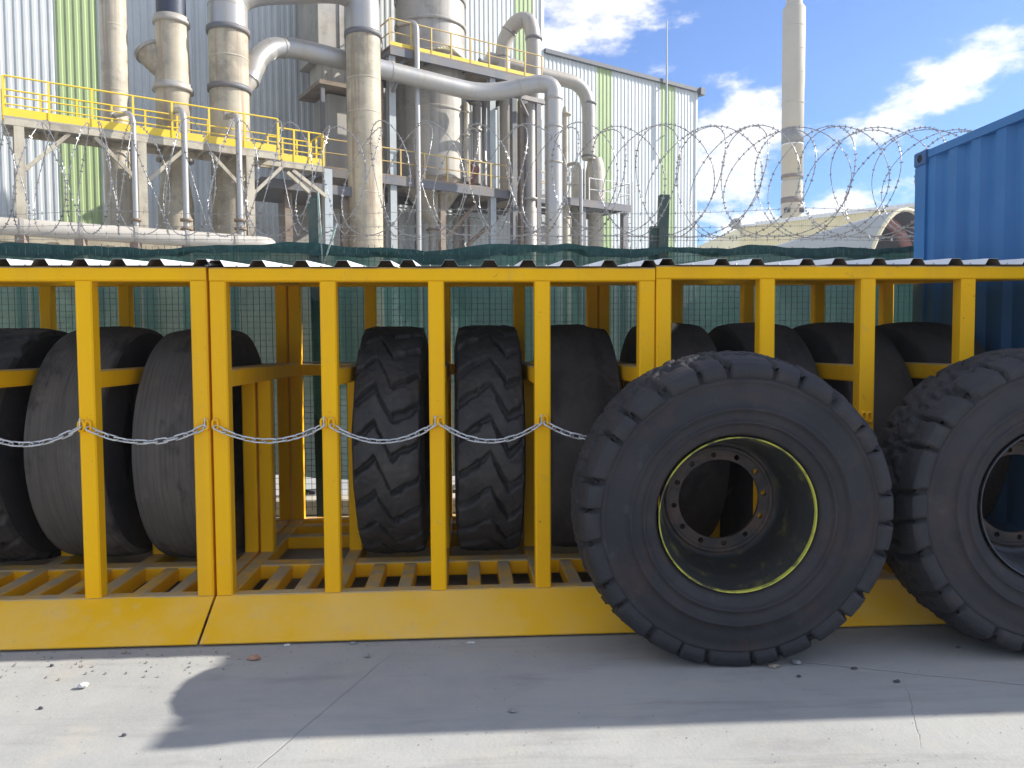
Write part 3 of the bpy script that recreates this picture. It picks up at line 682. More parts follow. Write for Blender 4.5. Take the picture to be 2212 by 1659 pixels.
b = MB(); pbox(b, ua, ub, 4.62, 4.84, zt+.005, zt+.2); b.build('top_beam', M['dark_steel'], tf)
ua = loc_u(pl(1163, 400, 4.75))
for i in range(10):
    z = z_at(pl(1165, 300, 4.7), 372)-i*.42; b = MB(); pbox(b, ua+.13, ua+.75, 4.68, 4.74, z, z+.06); b.build('rung', M['galv_dull'], tf)
# gooseneck
Pg = pl(1153, 120, 3.0); rg = 16.5*mpp(Pg); Pe = pl(1086, 140, 1.6)
gn = thing('gooseneck_duct', (Pg.x, Pg.y, 0), 'grey gooseneck duct arching over the right end of the upper platform', 'duct')
zt = z_at(Pg, 56)
pts = smooth_path([Vector((Pg.x, Pg.y, z_at(Pg, 260))), Vector((Pg.x, Pg.y, zt+.2)), Vector(((Pg.x+Pe.x)/2, (Pg.y+Pe.y)/2, zt+.5)), Vector((Pe.x, Pe.y, z_at(Pe, 88))), Vector((Pe.x, Pe.y, zu+.7))], 1.5, 7)
b = MB(); b.tube(pts, rg, 28); b.build('bend', M['galv_dull'], gn)
b = MB(); b.lathe((Pe.x, Pe.y, zu), [(1.1, 0), (rg, .7)], 4, smooth=False); b.build('square_hood', M['tan_tank'], gn)
b = MB(); b.lathe((Pg.x, Pg.y, z_at(Pg, 84)), [(rg*.9, -.07), (rg*1.12, -.06), (rg*1.12, .06), (rg*.9, .07)], 28); b.build('flange', M['dark_steel'], gn)
seam_rings(pts[9:], rg, 1.1, gn, M['dark_steel'], 'flange', .05, 1.05)
# right vessel with its elbow duct
Pv = pl(1272, 280, 2.4); rv = 14.5*mpp(Pv)
vd = thing('elbow_duct', (Pv.x, Pv.y, 0), 'grey duct running off the upper platform, elbowing down to the domed vessel', 'duct')
zt = z_at(Pv, 185)
A = Vector((*pl(1052, 120, 1.3).xy, zt+.6)); B_ = Vector((*pl(1180, 150, 1.9).xy, zt+.2))
pts = smooth_path([A, B_, Vector((Pv.x, Pv.y, zt)), Vector((Pv.x, Pv.y, z_at(Pv, 345)))], 1.5, 8)
b = MB(); b.tube(pts, rv, 28); b.build('bend', M['galv_dull'], vd)
for y in (224, 338):
    b = MB(); b.lathe((Pv.x, Pv.y, z_at(Pv, y)), [(rv*.9, -.06), (rv*1.12, -.05), (rv*1.12, .05), (rv*.9, .06)], 28); b.build('flange', M['dark_steel'], vd)
Pw_ = pl(1286, 380, 2.4); rw = 21*mpp(Pw_); zp = z_at(pl(1290, 436, 3.6), 434)
vs_ = thing('domed_vessel', (Pw_.x, Pw_.y, 0), 'tan vessel with cone top and white plate on the small right platform', 'vessel')
b = MB(); b.lathe((Pw_.x, Pw_.y, 0), [(rv, z_at(Pw_, 342)), (rw*.85, z_at(Pw_, 354)), (rw, z_at(Pw_, 372)), (rw, zp)], 32); b.build('shell', M['tan_tank'], vs_)
b = MB(); b.lathe((Pw_.x, Pw_.y, 0), [(rw*.72, zp-.4), (rw*.72, 0)], 32); b.build('leg_shell', M['tan_tank'], vs_)
b = MB(); b.box(-.3, .3, -.02, .02, -.2, .2); o = b.build('sign_plate', M['label_white'], vs_); o.location = Vector((Pw_.x, Pw_.y, z_at(Pw_, 370)))-origin(vs_)+PN*(rw+.05)+PU*.2; o.rotation_euler = (0, 0, PA+.2)
Pw2 = pl(1248, 420, 1.7); rw2 = 14*mpp(Pw2)
t = thing('upright_tank', (Pw2.x, Pw2.y, 0), 'plain tan upright tank tucked behind the domed vessel', 'tank')
b = MB(); b.lathe((Pw2.x, Pw2.y, 0), [(rw2*.2, z_at(Pw2, 350)), (rw2, z_at(Pw2, 368)), (rw2, 0)], 28); b.build('shell', M['tan_tank'], t)
b = MB(); b.lathe((Pw2.x, Pw2.y, z_at(Pw2, 400)), [(rw2, -.05), (rw2*1.06, -.04), (rw2*1.06, .04), (rw2, .05)], 28); b.build('hoop', M['tan_tank'], t)
vp_ = thing('steel_platform', W(loc_u(pl(1218, 430, 3.6)), 3.6), 'small right-hand platform with pale railing and ladder round the domed vessel', 'platform')
u0, u1 = loc_u(pl(1216, 436, 3.6)), loc_u(pl(1363, 442, 3.6))
deck(vp_, u0, u1, .5, 3.6, zp, .3, 'dark_steel')
railing(vp_, W(u0+1.8, 3.5, zp), W(u1, 3.5, zp), 1.15, M['white_paint'], 4, r=.025, wpost=.05)
railing(vp_, W(u1-.05, .6, zp), W(u1-.05, 3.45, zp), 1.15, M['white_paint'], 3, r=.025, wpost=.05)
for u, n in ((u1-.25, 3.3), (u0+1.5, 3.3), (u1-.25, .8)):
    b = MB(); pbox(b, u-.14, u+.14, n-.14, n+.14, 0, zp-.38); b.build('column', M['dark_steel'], vp_)
ul = u1+.25
for n in (3.0, 3.45):
    b = MB(); b.tube([W(ul, n, 0), W(ul, n, zp+1.3)], .03, 6); b.build('ladder_stile', M['white_paint'], vp_)
for i in range(int((zp+1.2)/.33)):
    b = MB(); b.tube([W(ul, 3.0, .3+i*.33), W(ul, 3.45, .3+i*.33)], .02, 6); b.build('rung', M['white_paint'], vp_)
jpipe(1255, 346, 3.9, 4.2, -34, 'slim silver vent pipe with hooked top before the domed vessel', M['galv'], flange=False)
P = pl(1221, 330, 3.0); r = 6.5*mpp(P)
t = thing('riser_pipe', (P.x, P.y, 0), 'slim cream riser with rounded top right of the silver drop pipe', 'pipe')
b = MB(); b.lathe((P.x, P.y, 0), [(r*1.6, 0), (r*1.6, z_at(P, 440)), (r, z_at(P, 425)), (r, z_at(P, 245)), (r*.7, z_at(P, 232)), (r*.1, z_at(P, 228))], 20); b.build('shaft', M['cream'], t)
for y in (247, 445, 470): b = MB(); b.lathe((P.x, P.y, z_at(P, y)), [(r, -.05), (r*2.0, -.04), (r*2.0, .04), (r, .05)], 20); b.build('flange', M['cream'], t)

# ------------------------------------------------------------------ left walkway
wu0, wu1 = loc_u(pl(8, 243, NW)), loc_u(pl(602, 335, NW))
zw = (z_at(pl(20, 248, NW), 246)+z_at(pl(590, 333, NW), 331))/2
wk = thing('elevated_walkway', W(wu0, NW), 'long cream steel walkway with yellow railing and toe board across the left stacks', 'walkway')
b = MB(); pbox(b, wu0, wu1, NW-1.5, NW, zw-.05, zw); b.build('deck', M['galv_dull'], wk)
for n in (NW-.07, NW-1.43):
    b = MB(); pbox(b, wu0, wu1, n-.07, n+.07, zw-.25, zw-.055); b.build('edge_beam', M['cream'], wk)
railing(wk, W(wu0, NW-.04, zw), W(wu1, NW-.04, zw), 1.15, M['plant_yellow'], 8, r=.028, mids=(.5, .3), toe=.24)
railing(wk, W(wu0, NW-1.46, zw), W(wu1-2, NW-1.46, zw), 1.15, M['plant_yellow'], 7, r=.028)
railing(wk, W(wu0+.03, NW-1.4, zw), W(wu0+.03, NW-.1, zw), 1.15, M['plant_yellow'], 2, r=.028, toe=.24)
for i in range(8):
    u = wu0+.3+(wu1-wu0-.6)*i/7; b = MB(); pbox(b, u-.04, u+.04, NW-1.35, NW-.15, zw-.2, zw-.056); b.build('cross_beam', M['cream'], wk)
cols = [45, 308, 540]
for x in cols:
    u = loc_u(pl(x, 400, NW-.1))
    for n in (NW-.1, NW-1.4):
        b = MB(); pbox(b, u-.13, u+.13, n-.10, n-.08, 0, zw-.26); pbox(b, u-.015, u+.015, n-.08, n+.08, 0, zw-.26); pbox(b, u-.13, u+.13, n+.08, n+.10, 0, zw-.26)
        b.build('column', M['cream'], wk)
    for sgn in (1, -1):
        if x == 45 and sgn < 0: continue
        e = u+sgn*1.3
        b = MB(); b.bar(W(u+sgn*.1, NW-.1, zw-1.5), W(e, NW-.1, zw-.27), .11, .11); b.build('brace', M['cream'], wk)
# lower step of the walkway
su0, su1 = loc_u(pl(604, 350, NW-.6)), loc_u(pl(700, 360, NW-.6)); zs = z_at(pl(650, 352, NW-.6), 352)
w2 = thing('elevated_walkway', W(su0, NW-.6), 'short lower walkway step with bright yellow railing beside the great duct', 'walkway')
b = MB(); pbox(b, su0, su1, NW-2, NW-.6, zs-.05, zs); b.build('deck', M['galv_dull'], w2)
b = MB(); pbox(b, su0-.9, su1, NW-.74, NW-.605, zs-.22, zs-.055); b.build('edge_beam', M['cream'], w2)
railing(w2, W(su0, NW-.64, zs), W(su1, NW-.64, zs), 1.15, M['plant_yellow'], 4, r=.03, mids=(.55, .35), toe=.24)
railing(w2, W(su0, NW-1.96, zs), W(su1, NW-1.96, zs), 1.15, M['plant_yellow'], 4, r=.03, mids=(.5,))
railing(w2, W(su1-.03, NW-1.9, zs), W(su1-.03, NW-.7, zs), 1.15, M['plant_yellow'], 3, r=.03, mids=(.5, .3))
for (x0, y0, x1, y1) in ((632, 368, 705, 425), (620, 372, 668, 415)):
    b = MB(); b.bar(pl(x0, y0, NW-.7), pl(x1, y1, NW-.7), .12, .12); b.build('brace', M['cream'], w2)
u = loc_u(pl(708, 420, NW-.8)); b = MB(); pbox(b, u-.15, u+.15, NW-.95, NW-.7, 0, zs-.06); b.build('column', M['grey_steel'], w2)
# dark shed roof under the step
t = thing('lean_to', W(su0, 4), 'dark open lean-to under the lower walkway step', 'shelter')
zz = z_at(pl(600, 400, 5), 398)
b = MB(); pbox(b, su0-.3, su1+2.5, 3.0, 6.0, zz-.35, zz); b.build('roof', M['dark_steel'], t)
for x in (622, 700, 745):
    u = loc_u(pl(x, 450, 5.5)); b = MB(); pbox(b, u-.14, u+.14, 5.3, 5.6, 0, zz-.36); b.build('post', M['rusty_steel'], t)
b = MB(); pbox(b, su0+1.2, su1+2.2, 3.05, 3.15, 0, zz-.36); b.build('back_panel', M['galv_dull'], t)
# hook pipes before the walkway
jpipe(291, 236, NW+.35, 5.5, -42, 'first hooked vent pipe before the walkway, next to the plain stack', M['galv'], foot=True)
jpipe(400, 231, NW+.35, 6.5, -22, 'second hooked vent pipe before the walkway, next to the nozzle stack', M['galv'], foot=True)
jpipe(517, 243, NW+.35, 6.5, -22, 'third hooked vent pipe before the walkway, next to the great duct leg', M['galv'], foot=True)
# pipeline along the foot of the walkway
A, B_ = pl(-160, 470, NW+1.6), pl(548, 522, NW+1.6); zz = (z_at(pl(0, 494, NW+1.6), 492)+z_at(pl(500, 519, NW+1.6), 519))/2
A.z = B_.z = zz
t = thing('pipeline', (A.x, A.y, 0), 'thick off-white horizontal pipeline on low supports at the foot of the walkway', 'pipe')
E_ = B_+PU*.6; r = .24
b = MB(); b.tube(smooth_path([A, E_, E_-PN*2.5], .5, 6), r, 24); b.build('run', M['pipe_white'], t)
for i in range(6):
    q = A.lerp(B_, .08+i*.17); b = MB(); b.bar((q.x, q.y, 0), (q.x, q.y, zz-r+.02), .25, .25); b.build('support', M['rusty_steel'], t)
    d = (B_-A).normalized(); b = MB(); b.tube([q-d*.05, q+d*.05], r*1.12, 20); b.build('clamp', M['galv_dull'], t)
zk = z_at(pl(200, 515, NW+.9), 513)
t = thing('retaining_wall', W(wu0-6, NW+1), 'long low cream concrete wall below the pipeline', 'wall')
b = MB(); pbox(b, wu0-8, wu1+1.5, NW+.6, NW+1.1, 0, zk); b.build('wall_body', M['cream'], t)
b = MB(); pbox(b, wu0-8, wu1+1.55, NW+.55, NW+1.15, zk+.005, zk+.09); b.build('coping', M['cream'], t)

# ------------------------------------------------------------------ chimney, shed, shelter
Pc = at_y(1712, 300, 78.0); kc = mpp(Pc)
ch = thing('chimney', (Pc.x, Pc.y, 0), 'tall round beige chimney with dark bands standing against the clouds', 'chimney')
def cz(y): return z_at(Pc, y)
prof = [(24, 620), (23.5, 480), (23.3, 395)]
b = MB(); b.lathe((Pc.x, Pc.y, 0), [(24*kc, 0)]+[(h*kc, cz(y)) for h, y in ((22.6, 470), (22.4, 393))], 40); b.build('lower_shaft', M['chimney'], ch)
b = MB(); b.lathe((Pc.x, Pc.y, 0), [(h*kc, cz(y)) for h, y in ((19.5, 393.2), (19.5, 386), (22.6, 385), (22.8, 200), (23.6, 180), (23.6, 20), (20, 14))], 40); b.build('upper_shaft', M['chimney'], ch)
b = MB(); b.lathe((Pc.x, Pc.y, 0), [(h*kc, cz(y)) for h, y in ((17, 14.5), (17, -30))], 40); b.build('cap', M['chimney'], ch)
for y0, y1, mt in ((440, 428, 'chimney_band'), (386, 379, 'chimney_band'), (312, 279, 'chimney_dark'), (315, 312.3, 'white_paint')):
    b = MB(); b.lathe((Pc.x, Pc.y, 0), [(22.4*kc, cz(y0)), (23.0*kc, cz(y0)), (23.0*kc, cz(y1)), (22.4*kc, cz(y1))], 40); b.build('band', M[mt], ch)
for y in (60, 110, 160, 225):
    b = MB(); b.lathe((Pc.x, Pc.y, cz(y)), [(23*kc, -.06), (23.9*kc, -.04), (23.9*kc, .04), (23*kc, .06)], 40); b.build('seam', M['chimney'], ch)
for dx in (-16, 14):
    q = Pc+RT*dx*kc-Vector((FW.x, FW.y, 0))*(17*kc); b = MB(); b.bar((q.x, q.y, cz(462)), (q.x, q.y, cz(452)), .4, .5); b.build('port', M['dark_in'], ch)
YS = 62.0
def ay(x, y): return at_y(x, y, YS)
sA, sB = ay(1598, 492), ay(2050, 437)
sh = thing('storage_shed', (sA.x, sA.y, 0), 'pale yellow corrugated shed with a rising roof line at the foot of the chimney', 'shed')
def shed_wall(b):
    n = 110; vs = []; fs = []
    for i in range(n+1):
        for j, dy in enumerate((0, -.08)):
            x = sA.x+(sB.x-sA.x)*(i+(.35 if j else 0))/n; z = sA.z+(sB.z-sA.z)*(x-sA.x)/(sB.x-sA.x)
            vs += [(x, YS+dy, 0), (x, YS+dy, z)]
    for i in range(len(vs)//2-1): fs.append((2*i, 2*i+2, 2*i+3, 2*i+1))
    b.add(vs, fs)
b = MB(); shed_wall(b); b.build('cladding', M['shed'], sh)
b = MB(); b.add([(sA.x, YS+.05, 0), (sB.x, YS+.05, 0), (sB.x, YS+.05, sB.z-.02), (sA.x, YS+.05, sA.z-.02), (sA.x, YS+25, 0), (sB.x, YS+25, 0), (sB.x, YS+25, sB.z-.02), (sA.x, YS+25, sA.z-.02)],
           [(0, 3, 2, 1), (4, 5, 6, 7), (0, 4, 7, 3), (1, 2, 6, 5), (3, 7, 6, 2)]); b.build('wall', M['shed'], sh)
b = MB(); b.bar(sA+Vector((-.3, -.05, .05)), sB+Vector((0, -.05, .05)), .5, .16); b.build('roof_edge', M['white_paint'], sh)
for i in range(46):
    q = sA.lerp(sB, .08+i*.02)+Vector((0, -.1, .2)); b = MB(); b.box(-.09, .09, -.2, .2, -.06, .1)
    piece('roof_rib_end', 'ribend', lambda bb: bb.box(-.09, .09, -.2, .2, -.06, .1), M['white_paint'], sh, q)
q = ay(1592, 488)
fl = thing('floodlight', (q.x+.3, q.y, 0), 'small grey floodlight on a bracket at the left corner of the yellow shed', 'floodlight')
h = ay(1586, 484)
b = MB(); b.bar(Vector((q.x+.25, YS-.3, q.z-.4)), Vector((q.x, YS-.3, h.z-.2)), .12, .12); b.bar(Vector((q.x+.25, YS-.35, q.z-.8)), Vector((q.x+.25, YS-.3, q.z-.3)), .12, .12); b.build('bracket', M['galv_dull'], fl)
b = MB(); b.lathe((h.x, YS-.35, h.z), [(.05, -.35), (.35, -.3), (.52, .0), (.46, .12), (.05, .2)], 16, axis=(-.5, -.6, .5)); b.build('lamp_head', M['galv'], fl)
# barrel shelter before the shed
YB = 44.0
c0, c1 = at_y(1958, 448, YB), at_y(1560, 566, YB+9)
bs = thing('barrel_shelter', (c0.x, c0.y, 0), 'white sloping barrel shelter with a dark mouth between the yellow shed and the blue container', 'shelter')
ax = Vector((c1.x-c0.x, c1.y-c0.y, 0)).normalized(); side = Vector((-ax.y, ax.x, 0))
side = Vector((.94, .34, 0))
def ring(c, rr, k=26): return [Vector((c.x, c.y, 0))-side*math.cos(math.pi*i/k)*rr+Vector((0, 0, math.sin(math.pi*i/k)*c.z)) for i in range(k+1)]
def shell(b, rr, dz, t0, t1):
    vs = []; fs = []; k = 26; m = 8
    for j in range(m+1):
        t_ = t0+(t1-t0)*j/m; c = c0.lerp(c1, t_); c.z -= dz; vs += ring(c, rr*(1-.35*t_), k)
    for j in range(m):
        for i in range(k): fs.append((j*(k+1)+i, j*(k+1)+i+1, (j+1)*(k+1)+i+1, (j+1)*(k+1)+i))
    b.add(vs, fs, True)
b = MB(); shell(b, 4.0, 0, 0, 1); b.build('vault', M['shelter_white'], bs)
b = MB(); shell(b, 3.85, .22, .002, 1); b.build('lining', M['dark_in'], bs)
f0 = c0.copy(); f0.z -= .12
b = MB(); b.tube(ring(f0, 3.92), .12, 8); b.build('mouth_frame', M['shed'], bs)
f1 = c0.lerp(c1, .10); f1.z -= .45; rr_ = ring(f1, 3.4)
b = MB(); b.tube(rr_, .35, 8); b.build('inner_rib', M['red_brown'], bs)
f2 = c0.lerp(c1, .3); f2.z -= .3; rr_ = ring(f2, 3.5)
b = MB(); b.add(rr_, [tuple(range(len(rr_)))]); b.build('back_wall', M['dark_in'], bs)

# ------------------------------------------------------------------ fence
YF = 6.9
FX0, FX1 = -6.2, 6.6
def fz(x, y): return at_y(x, y, YF)
ftop = 2.36
fn = thing('wire_fence', (0, YF, 0), 'welded mesh fence with green shade net and barbed wire behind the tyre racks', 'fence')
def hem_z(X):                                    # the sagging upper hem of the net
    return ftop+.075+.035*abs(math.sin(X*1.15+.4))**.6+.018*math.sin(X*3.1)+.010*math.sin(X*7.7)
nx = 150; zs_ = [.42, .8, 1.2, 1.6, 2.0, 2.25]
vs = []; fs = []
for i in range(nx+1):
    X = FX0+(FX1-FX0)*i/nx
    for j, z in enumerate(zs_+[None]):
        zz = hem_z(X)-.04 if z is None else z+(.05*math.sin(X*2.1) if j == 0 else 0)
        vs.append((X, YF+.035+.02*math.sin(X*4+j*1.3)+.012*math.sin(X*11+j), zz))
m_ = len(zs_)+1
for i in range(nx):
    for j in range(m_-1): fs.append((i*m_+j, (i+1)*m_+j, (i+1)*m_+j+1, i*m_+j+1))
b = MB(); b.add(vs, fs, True); b.build('shade_net', M['net'], fn)
vs = []; fs = []
for i in range(nx*5+1):                          # doubled, ruffled hem
    X = FX0+(FX1-FX0)*i/(nx*5); h = hem_z(X)
    sag = .080+.07*noise.noise(Vector((X*1.3, 1.7, 0)))+.03*noise.noise(Vector((X*5.1, 4.2, 0)))
    f1 = .012*noise.noise(Vector((X*9, 0, 2)))+.006*noise.noise(Vector((X*31, 0, 5))); f2 = .014*noise.noise(Vector((X*12, 3, 2)))
    e_ = .010*noise.noise(Vector((X*6, 8, 1)))
    vs += [(X, YF+.018+f1*.3, h+e_), (X, YF+.016+f1, h-sag*.35), (X, YF+.015+f2, h-sag*.7), (X, YF+.018+f1*.5, h-sag*1.15)]
for i in range(nx*5):
    for j in range(3): fs.append((i*4+j, (i+1)*4+j, (i+1)*4+j+1, i*4+j+1))
b = MB(); b.add(vs, fs, True); b.build('net_hem', M['net_hem'], fn)
b = MB(); n = int((FX1-FX0)/.053)
for i in range(n+1):
    X = FX0+i*.053; t_ = ftop+.10+random.uniform(-.01, .01); dx = random.uniform(-.004, .004)
    b.bar((X, YF, .12), (X+dx, YF, 1.2), .0036, .0036); b.bar((X+dx, YF, 1.2), (X, YF-.004, t_), .0036, .0036)
for j in range(44):
    z = .15+j*.053
    if z > ftop+.03: break
    pts = [(FX0+(FX1-FX0)*i/60, YF-.004, z+.004*math.sin(i*1.7+j)+random.uniform(-.002, .002)) for i in range(61)]
    for p_, q_ in zip(pts[:-1], pts[1:]): b.bar(p_, q_, .0036, .0036)
o = b.build('wire_mesh', M['mesh_wire'], fn); o['kind'] = 'stuff'
b = MB(); b.tube([(FX0+(FX1-FX0)*i/40, YF-.02, 1.43+.012*math.sin(i*.9)) for i in range(41)], .006, 6); b.build('tension_wire', M['dark_steel'], fn)
for x, yt, lean in ((677, 425, -.02), (1432, 418, .05), (-330, 425, .02), (2330, 420, .0)):
    Pq = fz(x, 500); zt = fz(x, yt).z; X = Pq.x
    b = MB(); b.bar((X-lean, YF+.09, 0), (X+lean*.6, YF+.09, zt), .095, .085); b.build('post', M['post_green'], fn)
    if x == 1432:
        b = MB(); b.bar((X-.075, YF+.10, 1.9), (X-.065, YF+.10, zt-.28), .05, .06); b.build('post_splint', M['post_green'], fn)
    if x == 677:
        b = MB(); b.bar((X+.075, YF+.03, 2.28), (X+.04, YF+.03, zt+.05), .035, .012); b.bar((X+.08, YF+.02, 2.28), (X+.20, YF+.02, 2.66), .05, .012); b.build('angle_bracket', M['angle_green'], fn)
for yb0, yb1, sag in ((462, 440, .05), (489, 484, .02), (506, 506, .015), (517, 515, .01)):
    z0_ = fz(1000, yb0).z; z1_ = fz(1900, yb1).z; b = MB(); pts = []
    for i in range(121):
        t_ = i/120; X = FX0+(FX1-FX0)*t_
        pts.append(Vector((X, YF+.05, z0_+(z1_-z0_)*t_-sag*math.sin(math.pi*((X*.32) % 1)))))
    b.tube(pts, .0022, 5)
    for i in range(1, 120):
        p_ = pts[i]; a_ = random.uniform(0, 3.14)
        for sg in (0, 1.57):
            d = Vector((.3*math.sin(a_), math.cos(a_+sg), math.sin(a_+sg)))*.018; b.bar(p_-d, p_+d, .003, .003)
    b.build('barbed_wire', M['barb'], fn)
# razor coil
zc_ = (fz(1400, 268).z+fz(1400, 508).z)/2; rc_ = (fz(1400, 268).z-fz(1400, 508).z)/2
rz = thing('razor_wire', (0, YF+.1, zc_-rc_), 'coiled razor wire stretched along the top of the fence', 'razor wire')
PITCH_C = .205
turns = int((FX1-FX0)/PITCH_C); random.seed(11)
phs = [random.uniform(-.22, .22) for _ in range(turns+2)]
ams = [random.uniform(.22, .32) for _ in range(turns+2)]
rjs = [random.uniform(.93, 1.03) for _ in range(turns+2)]
def coil(t):
    k = int(t); f = t-k; w_ = f*f*(3-2*f)
    lp_ = lambda A_: A_[k]+(A_[k+1]-A_[k])*w_
    th = 2*math.pi*t
    x = FX0+PITCH_C*t-lp_(ams)*.95*math.sin(th+lp_(phs))+.09*math.cos(1.5*th)+.05*math.sin(t*.21)
    r = rc_*lp_(rjs)
    return Vector((x, YF+.1+r*math.sin(th)*.96, zc_+r*math.cos(th)-rc_*(1-lp_(rjs))*.3))
b = MB(); nt_ = turns*56; path = [coil(turns*.9999*i/nt_) for i in range(nt_+1)]
b.tube(path, .0038, 5, caps=False); b.build('wire', M['barb'], rz)
b = MB(); acc = 0
for i in range(1, len(path)-1):
    acc += (path[i]-path[i-1]).length
    if acc >= .047:
        acc = 0; d = (path[i+1]-path[i-1]).normalized(); a_ = d.orthogonal().normalized(); c_ = d.cross(a_); p_ = path[i]
        ang = random.uniform(0, 6.28); e = a_*math.cos(ang)+c_*math.sin(ang)
        for sg in (1, -1):
            q_ = p_+e*sg*.0135; h_ = d.cross(e)*.0016
            b.add([p_-d*.005+h_, p_+d*.005+h_, q_+d*.0075, q_-d*.0075, p_-d*.005-h_, p_+d*.005-h_], [(0, 1, 2, 3), (5, 4, 3, 2)])
o = b.build('barbs', M['barb'], rz); o['kind'] = 'stuff'
# kerb and rubble under the fence
kb = thing('concrete_kerb', (0, 7.35, 0), 'sunlit concrete kerb along the ground beyond the mesh fence', 'kerb')
random.seed(3)
for i in range(12):
    X = FX0+i*1.06
    piece('kerb_stone', 'kerb', lambda bb: bb.cbar((.008, .14, .075), (1.052, .14, .075), .28, .15, .015), M['concrete_kerb'], kb, (X, 7.22, random.uniform(-.004, .004)))
b = MB()
for i in range(260):
    X = random.uniform(FX0, FX1); Y = random.uniform(7.6, 8.6); s = random.uniform(.02, .09)
    c = Vector((X, Y, s*.3)); vs = [c+Vector((random.uniform(.6, 1)*s*dx, random.uniform(.6, 1)*s*dy, random.uniform(.4, .8)*s*dz)) for dx in (-1, 1) for dy in (-1, 1) for dz in (-1, 1)]
    b.add(vs, [(0, 1, 3, 2), (4, 6, 7, 5), (0, 4, 5, 1), (2, 3, 7, 6), (0, 2, 6, 4), (1, 5, 7, 3)])
o = b.build('rubble', M['stone_dark'], None, (0, 8, 0)); o['kind'] = 'stuff'; o['label'] = 'dark rubble strewn beyond the kerb'; o['category'] = 'rubble'

# ------------------------------------------------------------------ blue container
CX, CY0, CY1, CZ0, CZ1 = 3.62, 3.63, 6.07, .21, 3.10
ct = thing('shipping_container', (CX, CY0, 0), 'blue corrugated shipping container behind the right end of the tyre racks', 'container')
CL = 6.06
def corr_x(b, Y0, Y1, z0, z1, X, sg=-1, pitch=.25, depth=.042):
    ys = []; k = 0
    while k*pitch < (Y1-Y0)-.01:
        for f, h in ((0, 0), (.30, 0), (.46, 1), (.76, 1), (.92, 0)): ys.append((min(Y0+(k+f)*pitch, Y1), h*depth))
        k += 1
    ys.append((Y1, 0)); vs = []; fs = []
    for i, (y, h) in enumerate(ys):
        vs += [(X+sg*-h, y, z0), (X+sg*-h, y, z1)]
        if i: fs.append((2*i-2, 2*i-1, 2*i+1, 2*i))
    b.add(vs, fs)
b = MB(); corr_x(b, CY0+.139, CY1-.139, CZ0+.14, CZ1-.07, CX+.02, pitch=(CY1-CY0-.278)/8.3); b.build('end_panel', M['blue'], ct)
for (x0, x1) in ((CX, CX+.12), (CX+CL-.12, CX+CL)):
    for (y0, y1) in ((CY0, CY0+.14), (CY1-.14, CY1)):
        b = MB(); b.box(x0, x1, y0, y1, CZ0+.12, CZ1-.12); b.build('corner_post', M['blue'], ct)
        for (z0, z1) in ((CZ0, CZ0+.118), (CZ1-.118, CZ1)):
            b = MB(); b.cbar(((x0+x1)/2, y0-.008, (z0+z1)/2), ((x0+x1)/2, y1+.006, (z0+z1)/2), .136, .116, .012); cc_ = b.build('corner_casting', M['blue_dark'], ct)
            b = MB(); b.tube([((x0+x1)/2-.0695, (y0+y1)/2, (z0+z1)/2), ((x0+x1)/2-.06, (y0+y1)/2, (z0+z1)/2)], .032, 14); b.build('slot', M['black'], cc_)
b = MB(); b.box(CX+.005, CX+.085, CY0+.16, CY1-.16, CZ1-.07, CZ1-.01); b.build('top_rail', M['blue'], ct)
b = MB(); b.box(CX+.005, CX+.085, CY0+.16, CY1-.16, CZ0+.01, CZ0+.14); b.build('bottom_rail', M['blue'], ct)
b = MB(); b.box(CX+.13, CX+CL-.13, CY0+.03, CY0+.06, CZ0+.05, CZ1-.06); b.build('side_panel', M['blue'], ct)
b = MB(); b.box(CX+.13, CX+CL-.13, CY1-.06, CY1-.03, CZ0+.05, CZ1-.06); b.build('side_panel', M['blue'], ct)
b = MB(); b.box(CX+CL-.08, CX+CL-.04, CY0+.15, CY1-.15, CZ0+.05, CZ1-.06); b.build('door_panel', M['blue'], ct)
b = MB(); b.box(CX+.09, CX+CL-.09, CY0+.061, CY1-.061, CZ1-.055, CZ1-.02); b.build('roof', M['blue_dark'], ct)
b = MB(); b.box(CX+.09, CX+CL-.09, CY0+.061, CY1-.061, CZ0+.04, CZ0+.12); b.build('floor', M['wood'], ct)
for i, x in enumerate((CX+.3, CX+CL-.6)):
    b = MB(); b.box(x, x+.28, CY0-.1, CY1+.1, 0, CZ0-.003)
    tag(b.build('timber_sleeper', M['wood'], None, (x, CY0, 0)), 'timber sleeper under the near end of the blue container' if i == 0 else 'timber sleeper under the far end of the blue container', 'sleeper')
# ------------------------------------------------------------------ tyre racks
Y0, YB_, ZT, ZB, PW = 4.3585, 6.26, 2.0146, .183, .089
RH = .078
def sq(name, key, p, q, w, h, mat, parent, ch=.008, up=Vector((0, 0, 1))):
    p, q = Vector(p), Vector(q); d = q-p
    key = ('sq', round(d.x, 4), round(d.y, 4), round(d.z, 4), round(w, 4), round(h, 4), tuple(up))
    return piece(name, key, lambda bb: bb.cbar(Vector((0, 0, 0)), d, w, h, ch, up), mat, parent, p)
YL = Vector((0, 1, 0))
RISE = .064                                     # the roof climbs gently to the back
def rib_sheet(b, X0, X1, ribs, y0, y1, z, th=.0012):
    prof = [(X0, 0)]
    for r_ in ribs: prof += [(r_-.047, 0), (r_-.026, .034), (r_+.026, .034), (r_+.047, 0)]
    prof.append((X1, 0)); n = len(prof)
    top = [(x, y, z+h+th+RISE*(y-y0)) for y in (y0, y1) for x, h in prof]
    b.add(top, [(i, i+1, n+i+1, n+i) for i in range(n-1)])
    b.add([(x, y0, z+h+k) for x, h in prof for k in (0, th)], [(2*i, 2*i+2, 2*i+3, 2*i+1) for i in range(n-1)])
